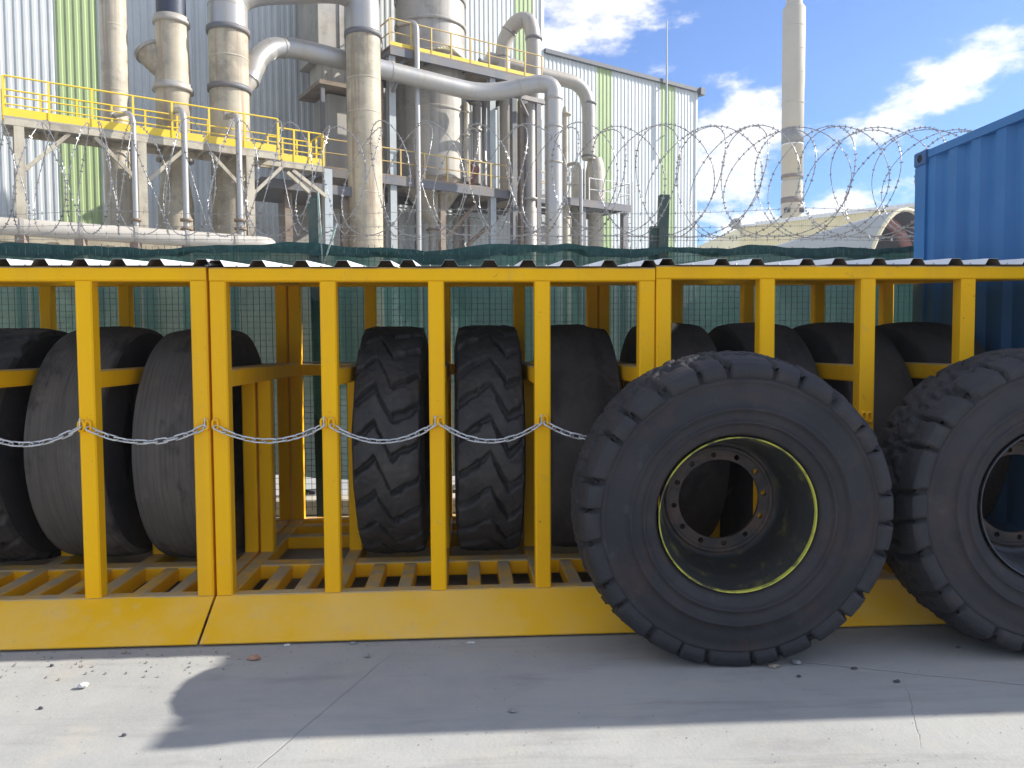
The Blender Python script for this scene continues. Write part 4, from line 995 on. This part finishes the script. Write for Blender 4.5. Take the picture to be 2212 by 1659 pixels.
def rib_lining(b, X0, X1, ribs, y0, y1, z):
    prof = [(X0, 0)]
    for r_ in ribs: prof += [(r_-.047, 0), (r_-.026, .034), (r_+.026, .034), (r_+.047, 0)]
    prof.append((X1, 0)); n = len(prof)
    b.add([(x, y, z+h+RISE*(y-y0)) for y in (y0, y1) for x, h in prof], [(i, n+i, n+i+1, i+1) for i in range(n-1)])
def rack(x0, xs, label, lugs, sheets, zt=ZT, dy=0.0):
    """xs: left edges of the front posts"""
    x1 = xs[-1]+PW; y0 = Y0+dy; yb = YB_+dy
    t = thing('tyre_rack', (x0, y0, 0), label, 'tyre rack', 'yellow steel tyre racks in a row')
    Yw = M['yellow']; h = PW/2
    # front
    sq('top_rail', 0, (x0, y0+h, zt-RH/2), (x1, y0+h, zt-RH/2), PW, RH, Yw, t)
    for i, x in enumerate(xs):
        sq('post', 0, (x+h, y0+h, ZB), (x+h, y0+h, zt-RH), PW, PW, Yw, t, up=YL)
        if i in lugs:
            for lx in lugs[i]: lug(t, (x+lx, y0-.001, 1.148))
    sq('front_beam', 0, (x0, y0+h, ZB-.05), (x1, y0+h, ZB-.05), PW, .10, Yw, t)
    b = MB(); s0, s1 = (y0-.002, ZB-.004), (y0-.289, .02); th = .008
    b.add([(x0, s0[0], s0[1]), (x1, s0[0], s0[1]), (x1, s1[0], s1[1]), (x0, s1[0], s1[1]),
           (x0, s0[0]+.004, s0[1]-th), (x1, s0[0]+.004, s0[1]-th), (x1, s1[0]+.006, s1[1]-th), (x0, s1[0]+.006, s1[1]-th)],
          [(0, 3, 2, 1), (4, 5, 6, 7), (3, 7, 6, 2), (0, 4, 7, 3), (1, 2, 6, 5), (0, 1, 5, 4)])
    b.build('skirt_plate', M['yellow_skirt'], t)
    # back
    zk = zt+RISE*(yb-y0)
    sq('top_rail', 0, (x0, yb+h, zk-RH/2), (x1, yb+h, zk-RH/2), PW, RH, Yw, t)
    sq('back_rail', 0, (x0, yb+h+.002, 1.39), (x1, yb+h+.002, 1.39), PW-.004, .088, Yw, t)
    for x in xs:
        sq('post', 0, (x+h, yb+h, ZB), (x+h, yb+h, zk-RH), PW, PW, Yw, t, up=YL)
        # divider: rail front to back, middle post, floor beam
        sq('divider_rail', 0, (x+h, y0+PW, 1.40), (x+h, yb, 1.40), PW-.006, .10, Yw, t)
        sq('divider_post', 0, (x+h, 5.33, ZB), (x+h, 5.33, 1.35), PW, PW, Yw, t, up=YL)
        sq('floor_beam', 0, (x+h, y0+PW, ZB-.05), (x+h, yb, ZB-.05), PW, .10, Yw, t)
    sq('back_beam', 0, (x0, yb+h, ZB-.05), (x1, yb+h, ZB-.05), PW, .10, Yw, t)
    for xe in (xs[0], xs[-1]):
        sq('end_rail', 0, (xe+h, y0+PW, zt-RH/2+RISE*PW), (xe+h, yb, zk-RH/2), PW, RH, Yw, t)
    for a_, c_ in zip(xs[:-1], xs[1:]):
        p, q = a_+PW, c_
        for yy, hh in ((4.98, .0), (5.72, -.004), (6.05, -.004)):
            sq('cross_beam', 0, (p, yy+h, ZB-.05+hh), (q, yy+h, ZB-.05+hh), PW*(1.5 if yy < 5 else 1.0), .096, Yw, t)
        for f in (.31, .69):
            xm = p+(q-p)*f
            sq('floor_slat', 0, (xm, y0+PW, ZB-.052), (xm, 4.957, ZB-.052), .082, .09, Yw, t)
    # roof sheets
    for (sx0, sx1, ribs, dz) in sheets:
        b = MB(); rib_sheet(b, sx0, sx1, ribs, y0-.015, yb+.16, zt+.002+dz); sh_ = b.build('roof_sheet', M['roof'], t)
        b = MB(); rib_lining(b, sx0, sx1, ribs, y0-.0145, yb+.159, zt+.0012+dz); b.build('lining', M['roof_under'], sh_)
        for r1, r2 in zip(ribs[:-1], ribs[1:]):
            piece('screw', 'screw', lambda bb: bb.lathe((0, 0, 0), [(.008, 0), (.008, .003), (.005, .004), (.005, .009), (.0005, .0095)], 8), M['galv'], sh_, ((r1+r2)/2+random.uniform(-.01, .01), y0+.02, zt+.004+dz))
    return t
def lug(parent, p):
    """flat steel eye welded to the post: a small arched plate with a slot"""
    def mk(bb):
        pts = [Vector((.012*math.cos(a_), -.012, .018*math.sin(a_)*1.1)) for a_ in [2*math.pi*i/14 for i in range(14)]]
        pts = [Vector((q.x*1.25, q.y, q.z+(.008 if q.z > 0 else -.008))) for q in pts]
        bb.tube(pts, .0065, 8, closed=True)
        bb.box(-.014, .014, -.012, .002, .018, .030); bb.box(-.014, .014, -.012, .002, -.034, -.022)
    piece('chain_lug', 'lug', mk, M['yellow'], parent, p)
def post_x(x, y=640): return at_y(x, y, Y0).x
mid_xs = [-1.4086, -.8085, -.2085, .3915, .9915]
left_xs = [at_y(163, 700, Y0).x-1.2, at_y(163, 700, Y0).x-.6, at_y(163, 700, Y0).x, at_y(411.5, 700, Y0).x]
left_xs = [left_xs[0]-.6]+left_xs
right_xs = [at_y(1417.5, 700, Y0).x, at_y(1642, 700, Y0).x, at_y(1860, 700, Y0).x, at_y(2076, 700, Y0).x]
right_xs.append(min(right_xs[-1]+.59, CX-PW-.03))
def sheets_for(x0, x1, seq):
    a_, c_ = seq; mid_ = (a_[-1]+c_[0])/2
    return [(x0, a_[-1]+.06, a_, 0.0), (c_[0]-.055, x1, c_, .0035)]
def ribs_px(xs_): return [at_y(x, 570, Y0-.015).x for x in xs_]
rk_m = rack(mid_xs[0], mid_xs, 'middle yellow tyre rack, its left bay empty', {0: (.02,), 1: (.012, .055), 2: (.03, .065), 3: (.03, .055)},
            sheets_for(mid_xs[0], mid_xs[-1]+PW, (ribs_px([465, 556, 650, 739, 833]), ribs_px([881, 971, 1057, 1140, 1227, 1316, 1402]))))
lr = ribs_px([435, 336, 254, 172, 86, 3]); l0 = lr[-1]
lr2 = [l0-.235*i for i in range(1, 7)]
rk_l = rack(left_xs[0], left_xs, 'left yellow tyre rack cut by the left edge, worn smooth tyres inside', {3: (.018, .055), 4: (.07,), 2: (.05,)},
            sheets_for(left_xs[0], left_xs[-1]+PW, (sorted(lr2)[:4], sorted(lr2)[4:]+sorted(lr))), zt=ZT+.003)
rr_ = ribs_px([1441, 1635, 1560, 1744, 1813, 1899, 1982, 2065, 2145, 2225]); rr_ = sorted(rr_)
rk_r = rack(right_xs[0], right_xs, 'right yellow tyre rack behind the two big wheels', {2: (.055, .02), 1: (.05,), 3: (.03,)},
            sheets_for(right_xs[0], right_xs[-1]+PW, (rr_[:4], rr_[4:])), zt=ZT+.012)

# ------------------------------------------------------------------ chains
def link_mesh(bb):
    L_, w_, r_ = .037, .0140, .0050; pts = []
    for k in range(7): a_ = -math.pi/2+math.pi*k/6; pts.append(Vector((L_-w_+w_*math.cos(a_), w_*math.sin(a_), 0)))
    for k in range(7): a_ = math.pi/2+math.pi*k/6; pts.append(Vector((-L_+w_+w_*math.cos(a_), w_*math.sin(a_), 0)))
    bb.tube(pts, r_, 7, closed=True)
def chain(A, B, sag, label, n=None):
    A, B = Vector(A), Vector(B); t = thing('chain', A, label, 'chain', 'galvanised chains across the rack bays')
    fine = [A.lerp(B, i/200)-Vector((0, 0, 4*sag*(i/200)*(1-i/200)))+Vector((0, -.012*math.sin(math.pi*i/200), 0)) for i in range(201)]
    ln = sum((fine[i+1]-fine[i]).length for i in range(200)); n = n or max(3, round(ln/.0545)); step = ln/n
    acc = 0; nxt = step/2; k = 0
    for i in range(200):
        s = (fine[i+1]-fine[i]); 
        while acc+s.length >= nxt and k < n:
            p = fine[i]+s.normalized()*(nxt-acc); d = s.normalized()
            q = d.to_track_quat('X', 'Z').to_matrix().to_4x4() @ Matrix.Rotation((math.pi/2 if k % 2 else 0)+.55+random.uniform(-.25, .25), 4, 'X')
            o = piece('chain_link', 'link', link_mesh, M['chain'], t, p); o.rotation_euler = q.to_euler()
            nxt += step; k += 1
        acc += s.length
    hk = MB(); e = B; hk.tube([e+Vector((-.012, 0, -.012)), e+Vector((0, -.004, -.004)), e+Vector((.004, -.004, .01)), e+Vector((.003, 0, .05))], .004, 7); hk.build('hook', M['chain'], t)
zc0 = 1.135; yc = Y0-.018
chain((left_xs[2]+.055, yc, zc0), (left_xs[3]+.012, yc, zc0+.005), .085, 'chain across the leftmost visible bay, running out of frame')
chain((left_xs[3]+.058, yc, zc0), (left_xs[4]+.066, yc, zc0), .078, 'chain across the right bay of the left rack, before a worn smooth tyre')
chain((mid_xs[0]+.022, yc, zc0), (mid_xs[1]+.012, yc, zc0+.003), .082, 'chain across the empty bay of the middle rack')
chain((mid_xs[1]+.058, yc, zc0), (mid_xs[2]+.03, yc, zc0), .092, 'chain before the left of the two lugged tyres')
chain((mid_xs[2]+.068, yc, zc0), (mid_xs[3]+.03, yc, zc0), .098, 'chain before the right of the two lugged tyres')
chain((mid_xs[3]+.058, yc, zc0), (mid_xs[4]+.02, yc, zc0), .088, 'chain that disappears behind the big wheel with the yellow rim')

# ------------------------------------------------------------------ tyres
def tyre_parts(parent, C, axis, prof_t, prof_sf, prof_sb, height, N, mats, seg_per=18, rot=0.0, seed=0, sub=False):
    """axis: unit vector of the axle pointing to the 'front' side. height(th, s)->(dr) on the tread, s in -1..1"""
    ax = Vector(axis).normalized(); up = Vector((0, 0, 1)); a = (up-ax*up.dot(ax)).normalized(); b_ = ax.cross(a)
    nseg = N*seg_per
    cs = [(math.cos(2*math.pi*i/nseg+rot), math.sin(2*math.pi*i/nseg+rot)) for i in range(nseg)]
    def grid(prof, fn, name, mat):
        vs = []; n = len(prof)
        for i in range(nseg):
            c, s = cs[i]; rad = a*c+b_*s; ph = (i/seg_per)
            for j in range(n):
                r, x = fn(prof[j], ph, i/nseg*2*math.pi); vs.append(C+rad*r+ax*x)
        fs = []
        for i in range(nseg):
            k = (i+1) % nseg
            for j in range(n-1): fs.append((i*n+j, i*n+j+1, k*n+j+1, k*n+j))
        bb = MB(); bb.add(vs, fs, True); return bb.build(name, mat, parent)
    tr = grid(prof_t, height, 'tread', mats[0])
    def wall(p, ph, th):                        # a used carcass is never quite true
        n_ = noise.noise(Vector((math.cos(th)*3.1, math.sin(th)*3.1, p[0]*7+seed)))+.5*noise.noise(Vector((math.cos(th)*11, math.sin(th)*11, p[0]*23+seed)))
        return p[0]+.0018*n_, p[1]+(.0035*n_ if p[1] > 0 else -.0035*n_)
    s1 = grid(prof_sf, wall, 'sidewall', mats[1])
    s2 = grid(prof_sb, wall, 'sidewall', mats[1])
    return tr
def sstep(x, a_, c_):
    t_ = min(1, max(0, (x-a_)/(c_-a_))); return t_*t_*(3-2*t_)
# big wheels standing before the racks -----------------------------------------
def big_wheel(C, axis, label, name, yellow, seed, rot):
    t = thing(name, (C[0], C[1], 0), label, 'wheel', 'big loader wheels standing before the racks')
    C = Vector(C); R0, HW = .782, .235; N = 26
    random.seed(seed); worn = [random.uniform(0, 1)**.8 for _ in range(N)]; worn2 = [random.uniform(0, 1) for _ in range(N)]
    ns_ = 40
    prof_t = [(-1+2*j/ns_) for j in range(ns_+1)]
    def tread_r(s): return R0-.030*abs(s)**2.4
    # tread sheet wraps over the shoulders: |s|>1 runs down the block flanks
    prof = [-1.32, -1.24, -1.12, -1.03]+prof_t+[1.03, 1.12, 1.24, 1.32]
    def height(s, ph, th):
        sa = abs(s); sg = 1 if s > 0 else -1
        w = worn if s > 0 else worn2
        php = (ph+(.5 if s < 0 else 0)+.22*max(0, sa-.35)+.16*math.sin(ph*2.4+seed)+.07*noise.noise(Vector((th*25, s*2, seed+2)))) % N; k = int(php) % N; f = php-int(php)
        d = min(f, 1-f)                                     # 0 at the groove centre
        gw = .060+.03*w[k]
        g_ = 1-sstep(d, gw*.62, gw*1.25)
        g_ *= sstep(sa, .30+.12*w[k], .52+.1*w[k])
        depth = .022+.026*w[(k*7) % N]
        nz = noise.noise(Vector((th*9, s*3.1, seed)))*.5+noise.noise(Vector((th*31, s*9, seed+3)))*.3
        if sa <= 1.0: r = tread_r(sa); x = sg*sa*HW
        else:
            u = (sa-1)/.32; r = tread_r(1.0)-.004-u*.078; x = sg*(HW+.006+.016*math.sin(u*math.pi*.5))
            if u > .99: x = sg*(HW+.004); g_ *= 0
            depth *= .9*(1-u*.55)
        ch_ = noise.noise(Vector((th*17, s*5, seed+7)))
        r += nz*(.020 if sa < .6 else .006)-.006*w[k]*sstep(sa, .3, .8)-(.026*sstep(ch_, .05, .22) if sa < .62 else 0)+(.006*noise.noise(Vector((th*60, s*16, seed))) if sa < .62 else 0)
        if sa > 1.0: x -= sg*g_*.030; r -= g_*depth*.25
        else: r -= g_*depth
        # rounded block corners
        if .93 < sa <= 1.0: r -= .005
        return r, x
    side = [(.672, HW+.004), (.664, HW+.010), (.652, HW+.012), (.647, HW+.005), (.62, HW+.013), (.575, HW+.018), (.535, HW+.018), (.533, HW+.027), (.522, HW+.027), (.518, HW+.011),
            (.49, HW+.008), (.47, HW+.004), (.467, HW+.012), (.456, HW+.011), (.455, HW-.002), (.435, HW-.010), (.412, HW-.022), (.396, HW-.036), (.387, HW-.058)]
    tyre = bpy.data.objects.new('tyre', None); tyre.empty_display_size = .1; link(tyre, t)
    tyre_parts(tyre, C, axis, prof, side, [(r, -x) for r, x in side][::-1], height, N, (M['rubber'], M['rubber_side']), 20, rot, seed)
    # rim
    ax = Vector(axis).normalized()
    rim = bpy.data.objects.new('rim', None); rim.empty_display_size = .1; link(rim, t)
    F = HW-.045
    b = MB(); b.lathe(C, [(0.3801, F-.01), (0.3853, F+.010), (0.3853, F+.018), (0.3820, F+.022), (0.3787, F+.017), (0.3763, F+.0)], 96, axis=ax, close=True); b.build('rim_flange', M['rim_yellow'] if yellow else M['rim_silver'], rim)
    b = MB(); b.lathe(C, [(0.3782, F+.004), (0.3744, F-.02), (0.3610, F-.035), (0.3572, F-.075), (0.3457, F-.09), (0.3362, F-.14), (0.3247, F-.20), (0.3199, F-.28), (0.3075, F-.312), (.29, F-.318)], 96, axis=ax)
    b.build('rim_barrel', M['rim_inner'] if yellow else M['rim_silver'], rim)
    b = MB(); b.lathe(C, [(0.3820, -F), (0.3629, -F+.04), (0.3390, -F+.08), (0.3228, F-.30)], 64, axis=ax); b.build('rim_barrel', M['rim_inner'] if yellow else M['rim_silver'], rim)
    b = MB(); b.lathe(C, [(0.3858, -F+.01), (0.3935, -F-.010), (0.3935, -F-.020), (0.3820, -F-.024), (0.3763, -F)], 64, axis=ax, close=True); b.build('rim_flange', M['rim_yellow'] if yellow else M['rim_silver'], rim)
    # disc with bolt holes
    NH = 12; rh, rm = .0145, .238; ri, ro = .212, .300; a = ax.orthogonal().normalized(); a = (Vector((0, 0, 1))-ax*ax.z).normalized(); b2 = ax.cross(a)
    def pt(r, th, h): return C+a*(r*math.cos(th))+b2*(r*math.sin(th))+ax*h
    b = MB(); zf, zb2 = F-.315, F-.337
    for k in range(NH):
        t0 = 2*math.pi*(k)/NH+.13; hs = math.pi/NH
        inner = []; outer = []
        m = 24
        for i in range(m):
            ph = 2*math.pi*i/m; dx, dy = math.cos(ph), math.sin(ph)
            inner.append((rm+rh*dx, rh*dy/rm))
            q = max(abs(dx), abs(dy)); ex, ey = dx/q, dy/q
            rr0 = rm+(ex*(ro-rm) if ex > 0 else ex*(rm-ri)); outer.append((rr0, ey*hs))
        for hh, fl in ((zf, False), (zb2, True)):
            vs = [pt(r_, t0+d_, hh) for r_, d_ in inner]+[pt(r_, t0+d_, hh) for r_, d_ in outer]
            fs = [(i, (i+1) % m, m+(i+1) % m, m+i) for i in range(m)]
            b.add(vs, [f[::-1] for f in fs] if not fl else fs)
        vs = [pt(r_, t0+d_, zf) for r_, d_ in inner]+[pt(r_, t0+d_, zb2) for r_, d_ in inner]
        b.add(vs, [(i, m+i, m+(i+1) % m, (i+1) % m) for i in range(m)])
    b.lathe(C, [(ri, zf), (ri, zb2)], 96, axis=ax)
    b.build('hub_disc', M['steel_rust'], rim)
    b = MB(); b.lathe(C, [(.262, zf+.002), (.268, zf+.014), (.28, zf+.016), (.288, zf+.002)], 72, axis=ax); b.build('hub_ring', M['steel_rust'], rim)
    if yellow:
        for dth in (0, .075):
            q = C+RT*0+Vector((.06+dth*.75, 0, -.472+dth*.06))+ax*(HW+.0075); bb = MB(); bb.box(-.015, .015, -.002, .002, -.008, .008)
            o = bb.build('label_tag', M['label_white'], t); o.location = q-origin(t); o.rotation_euler = (.05, 0, 0)
    return t
W1 = big_wheel((1.315, 3.822, .757), (-.045, -1, -.045), 'big wheel with chunky worn tyre and yellow-ringed rim standing before the racks', 'loader_wheel', True, 5, .11)
W2 = big_wheel((2.93, 3.815, .768), (-.06, -1, .015), 'big wheel with grey rim cut by the right edge, before the right rack', 'loader_wheel', False, 9, .02)

# tyres in the racks -------------------------------------------------------------
RT_, TW = .785, .215
side_r = [(.735, TW+.008), (.70, TW+.018), (.64, TW+.026), (.56, TW+.028), (.50, TW+.018), (.495, TW+.022), (.485, TW+.02), (.46, TW+.0), (.42, TW-.03), (.40, TW-.06)]
def lug_height(g_pts, depth, seed, N):
    def curve(s):
        for (s0, v0), (s1, v1) in zip(g_pts[:-1], g_pts[1:]):
            if s <= s1: return v0+(v1-v0)*(s-s0)/(s1-s0)
        return g_pts[-1][1]
    random.seed(seed); jj = [random.uniform(-.06, .06) for _ in range(N)]; wd = [random.uniform(.8, 1.35) for _ in range(N)]
    def height(s, ph, th):
        sa = min(1.0, abs(s)); sg = 1 if s > 0 else -1
        php = (ph-curve(max(-1, min(1, s)))+.09*noise.noise(Vector((th*6, s*2.3, seed+4)))+.05*noise.noise(Vector((th*17, s*6, seed+6)))) % N; k = int(round(php)) % N
        d = abs(php-round(php)-jj[k]*.6)
        steep = 1.0 if -.38 < s < .22 else 1.0
        wid = (.066 if -.36 < s < .18 else .105)*wd[k]*(1+.35*noise.noise(Vector((th*9, s*4, seed+8))))
        g_ = 1-sstep(d, wid*.5, wid*1.35)
        nz = noise.noise(Vector((th*7, s*2.2, seed)))*.006+noise.noise(Vector((th*23, s*6, seed+1)))*.004
        edge = .016*sa**4
        r = RT_-edge+nz-g_*depth*(.65 if -.36 < s < .18 else 1.0)
        x = sg*sa*TW
        if abs(s) > 1:
            u = (abs(s)-1)/.25; r = RT_-.022-.028*u-g_*depth*.5*(1-u); x = sg*(TW+.008*u-g_*.012*(1-u))
        # scalloped, chewed block edges
        if abs(s) > .9: x += noise.noise(Vector((th*5, s, seed+9)))*.006
        return r, x
    return height
def slick_height(seed, rough=.0025, chew=0.0):
    def height(s, ph, th):
        sa = min(1.0, abs(s)); sg = 1 if s > 0 else -1
        nz = noise.noise(Vector((th*4, s*1.7, seed)))*rough*1.5+noise.noise(Vector((th*19, s*6, seed+2)))*rough
        r = RT_-.004-.020*sa**2.6+nz; x = sg*sa*TW
        if chew and s > .25: 
            c_ = noise.noise(Vector((th*14, s*4, seed+5))); r -= chew*sstep(s, .3, .62)*(.5+.6*abs(c_))
        if abs(s) > 1: u = (abs(s)-1)/.25; r = RT_-.024-.026*u; x = sg*(TW+.008*u)
        return r, x
    return height
prof_rack = [-1.25, -1.12]+[-1+2*j/48 for j in range(49)]+[1.12, 1.25]
def rack_tyre(X, label, hfun, N, seg_per, mat, zt=1.715, group='tyres stored in the racks', Y=5.43, tilt=0.0, scale=1.0, rot=0.0, name='stored_tyre', smat='rubber_side', wide=1.0):
    zc_ = zt-RT_*scale
    t = thing(name, (X, Y, zc_-RT_*scale), label, 'tyre', group)
    C = Vector((0, 0, 0))
    tyre_parts(t, origin(t)+Vector((0, 0, RT_)), (1, 0, tilt), prof_rack, side_r, [(r, -x) for r, x in side_r][::-1], hfun, N, (M[mat], M[smat]), seg_per, rot)
    t.scale = (wide, scale, scale)
    return t
def bx(xs, i): return (xs[i]+PW+xs[i+1])/2
gA = [(-1, .12), (-.35, -.38), (.15, .62), (1, .22)]
gB = [(-1, .20), (.0, -.42), (.55, .58), (1, .30)]
rack_tyre(bx(mid_xs, 1)-.022, 'lugged tyre with zigzag tread in the second bay of the middle rack', lug_height(gA, .058, 21, 22), 22, 28, 'rubber_lug', 1.713, wide=.91)
rack_tyre(bx(mid_xs, 2)+.012, 'lugged tyre in the middle rack, right of the other zigzag tyre', lug_height(gB, .052, 22, 22), 22, 28, 'rubber_lug', 1.718, wide=.92)
rack_tyre(bx(mid_xs, 3)+.01, 'smooth tyre with torn right shoulder beside the big yellow-ringed wheel', slick_height(23, .003, .035), 24, 16, 'rubber_slick_dark', 1.727)
rack_tyre(bx(left_xs, 3)+.01, 'worn smooth tyre in the right bay of the left rack', slick_height(31), 24, 10, 'rubber_slick', 1.705)
rack_tyre(bx(left_xs, 2), 'worn smooth tyre with pale scuffs left of the chained post in the left rack', slick_height(32), 24, 10, 'rubber_slick', 1.725)
rack_tyre(bx(left_xs, 1)-.01, 'dark tyre with rough lugs at the left edge of the picture', lug_height(gA, .040, 33, 22), 22, 20, 'rubber_lug', 1.712)
rack_tyre(bx(left_xs, 0), 'dark tyre farthest left, only its upper edge showing', slick_height(34), 24, 10, 'rubber_slick_dark', 1.70)
rack_tyre(bx(right_xs, 0)-.015, 'smooth tyre in the leftmost bay of the right rack, above the big wheel', slick_height(41), 24, 10, 'rubber_slick_dark', 1.735)
rack_tyre(bx(right_xs, 1), 'smooth tyre in the second bay of the right rack', slick_height(42), 24, 10, 'rubber_slick_dark', 1.735)
rack_tyre(bx(right_xs, 2), 'smooth tyre in the third bay of the right rack, between the two big wheels', slick_height(43), 24, 10, 'rubber_slick_dark', 1.735)
rack_tyre(bx(right_xs, 3), 'smooth tyre in the last bay of the right rack, next to the container', slick_height(44), 24, 10, 'rubber_slick_dark', 1.735)

# ------------------------------------------------------------------ stones on the ground
def stone(px, size, mat, label, flat=.55, asp=1.0, seed=0):
    random.seed(seed); P = at_z(px[0], px[1], 0)
    bb = MB(); import_n = 7; vs = []; fs = []
    rows, cols = 5, 9
    for i in range(rows+1):
        ph = math.pi*i/rows
        for j in range(cols):
            th = 2*math.pi*j/cols; d = Vector((math.sin(ph)*math.cos(th), math.sin(ph)*math.sin(th), math.cos(ph)))
            k = 1+.35*noise.noise(d*1.7+Vector((seed*3.1, 0, 0)))+.12*noise.noise(d*4+Vector((0, seed, 0)))
            d = Vector((round(d.x*2.2)/2.2*.45+d.x*.55, round(d.y*2.2)/2.2*.45+d.y*.55, d.z))
            vs.append((P.x+d.x*k*size*asp, P.y+d.y*k*size*.8, max(-.002, d.z*k*size*flat)+size*flat*.72))
    for i in range(rows):
        for j in range(cols): k2 = (j+1) % cols; fs.append((i*cols+j, (i+1)*cols+j, (i+1)*cols+k2, i*cols+k2))
    bb.add(vs, fs); o = bb.build('stone', M[mat], None, (P.x, P.y, 0)); o.rotation_euler = (0, 0, 0)
    return tag(o, label, 'stone', 'stones and chips on the yard')
st = [((549, 1425), .030, 'stone_brick', 'red brick fragment lying at the edge of the big shadow', .45, 1.1),
      ((621, 1395), .015, 'stone_white', 'white chip right of the brick fragment, close to the skirt', .4, 1.3),
      ((763, 1391), .015, 'stone_grey', 'grey chip touching the skirt shadow below the second post of the middle rack', .5, 1.5),
      ((793, 1420), .015, 'stone_grey', 'round grey pebble in the shadow below the lugged tyres', .8, 1.0),
      ((1018, 1390), .016, 'stone_white', 'pale chip before the skirt left of the big wheel', .45, 1.5),
      ((180, 1487), .024, 'stone_white', 'white shard standing out on the sunlit concrete at the left', .7, 1.0),
      ((1107, 1539), .016, 'stone_grey', 'lone blue-grey pebble in the middle of the big shadow', .7, 1.1),
      ((1720, 1435), .024, 'stone_grey', 'grey stone at the foot of the yellow-ringed wheel', .6, 1.0),
      ((1672, 1442), .022, 'stone_tan', 'tan stone wedged under the tread of the yellow-ringed wheel', .5, 1.2),
      ((268, 1412), .012, 'stone_tan', 'small tan stone in the sun below the left rack skirt', .7, 1.2),
      ((112, 1440), .010, 'stone_dark', 'small dark pebble on the sunlit concrete left of the white shard', .8, 1.0),
      ((88, 1532), .009, 'stone_dark', 'dark pebble on the sunlit concrete below the white shard', .8, 1.2),
      ((268, 1590), .010, 'stone_dark', 'dark crumb beside the tip of the big shadow', .7, 1.0),
      ((1845, 1446), .011, 'stone_dark', 'dark crumb right of the yellow-ringed wheel near the crack', .7, 1.4),
      ((1937, 1474), .013, 'stone_dark', 'larger dark crumb in the shade near the right edge of the big shadow', .6, 1.3),
      ((1725, 1463), .010, 'stone_dark', 'dark crumb in the shade below the crack', .7, 1.2),
      ((2070, 1400), .010, 'stone_dark', 'dark crumb between the two big wheels', .7, 1.3)]
for i, (px, sz, mt, lb, fl_, asp) in enumerate(st): stone(px, sz, mt, lb, fl_, asp, i+1)
random.seed(77); b = MB()
for i in range(1700):
    X = random.uniform(-3.2, 3.4); Y = random.choice((random.uniform(1.8, 4.05), random.gauss(3.95, .12), random.uniform(2.6, 4.05)))
    if Y > 4.06: continue
    s = random.choice((.001, .0015, .002, .002, .003, .004)) if Y < 3.7 else random.choice((.002, .003, .004, .006, .009) if X < -1.1 else (.0015, .002, .003, .004)); c = Vector((X, Y, s*.5))
    vs = [c+Vector((random.uniform(.5, 1.2)*s*dx, random.uniform(.5, 1.2)*s*dy, random.uniform(.5, 1)*s*dz)) for dx, dy, dz in ((1, 0, 0), (-1, 0, 0), (0, 1, 0), (0, -1, 0), (0, 0, 1))]
    b.add(vs, [(0, 2, 4), (2, 1, 4), (1, 3, 4), (3, 0, 4)])
o = b.build('grit', M['grit'], None, (0, 3, 0)); o['kind'] = 'stuff'; o['label'] = 'fine grit scattered over the concrete yard'; o['category'] = 'grit'

# ------------------------------------------------------------------ thin haze volume added to soften contrast, in place of a window-glass veil
b = MB(); b.box(-60, 75, -8, 115, -1.0, 42.0); hz = b.build('haze', M['ground'], None, (0, 0, 0))
hm = bpy.data.materials.new('haze_veil'); hm.use_nodes = True; hm.node_tree.nodes.clear()
ho = hm.node_tree.nodes.new('ShaderNodeOutputMaterial'); hv = hm.node_tree.nodes.new('ShaderNodeVolumePrincipled')
hv.inputs['Color'].default_value = (.95, .96, 1, 1); hv.inputs['Density'].default_value = HAZE; hv.inputs['Anisotropy'].default_value = .3
hm.node_tree.links.new(hv.outputs[0], ho.inputs['Volume']); hz.data.materials[0] = hm
hz['kind'] = 'stuff'; hz['label'] = 'thin pale haze added as a softening veil over the works'; hz['category'] = 'haze'
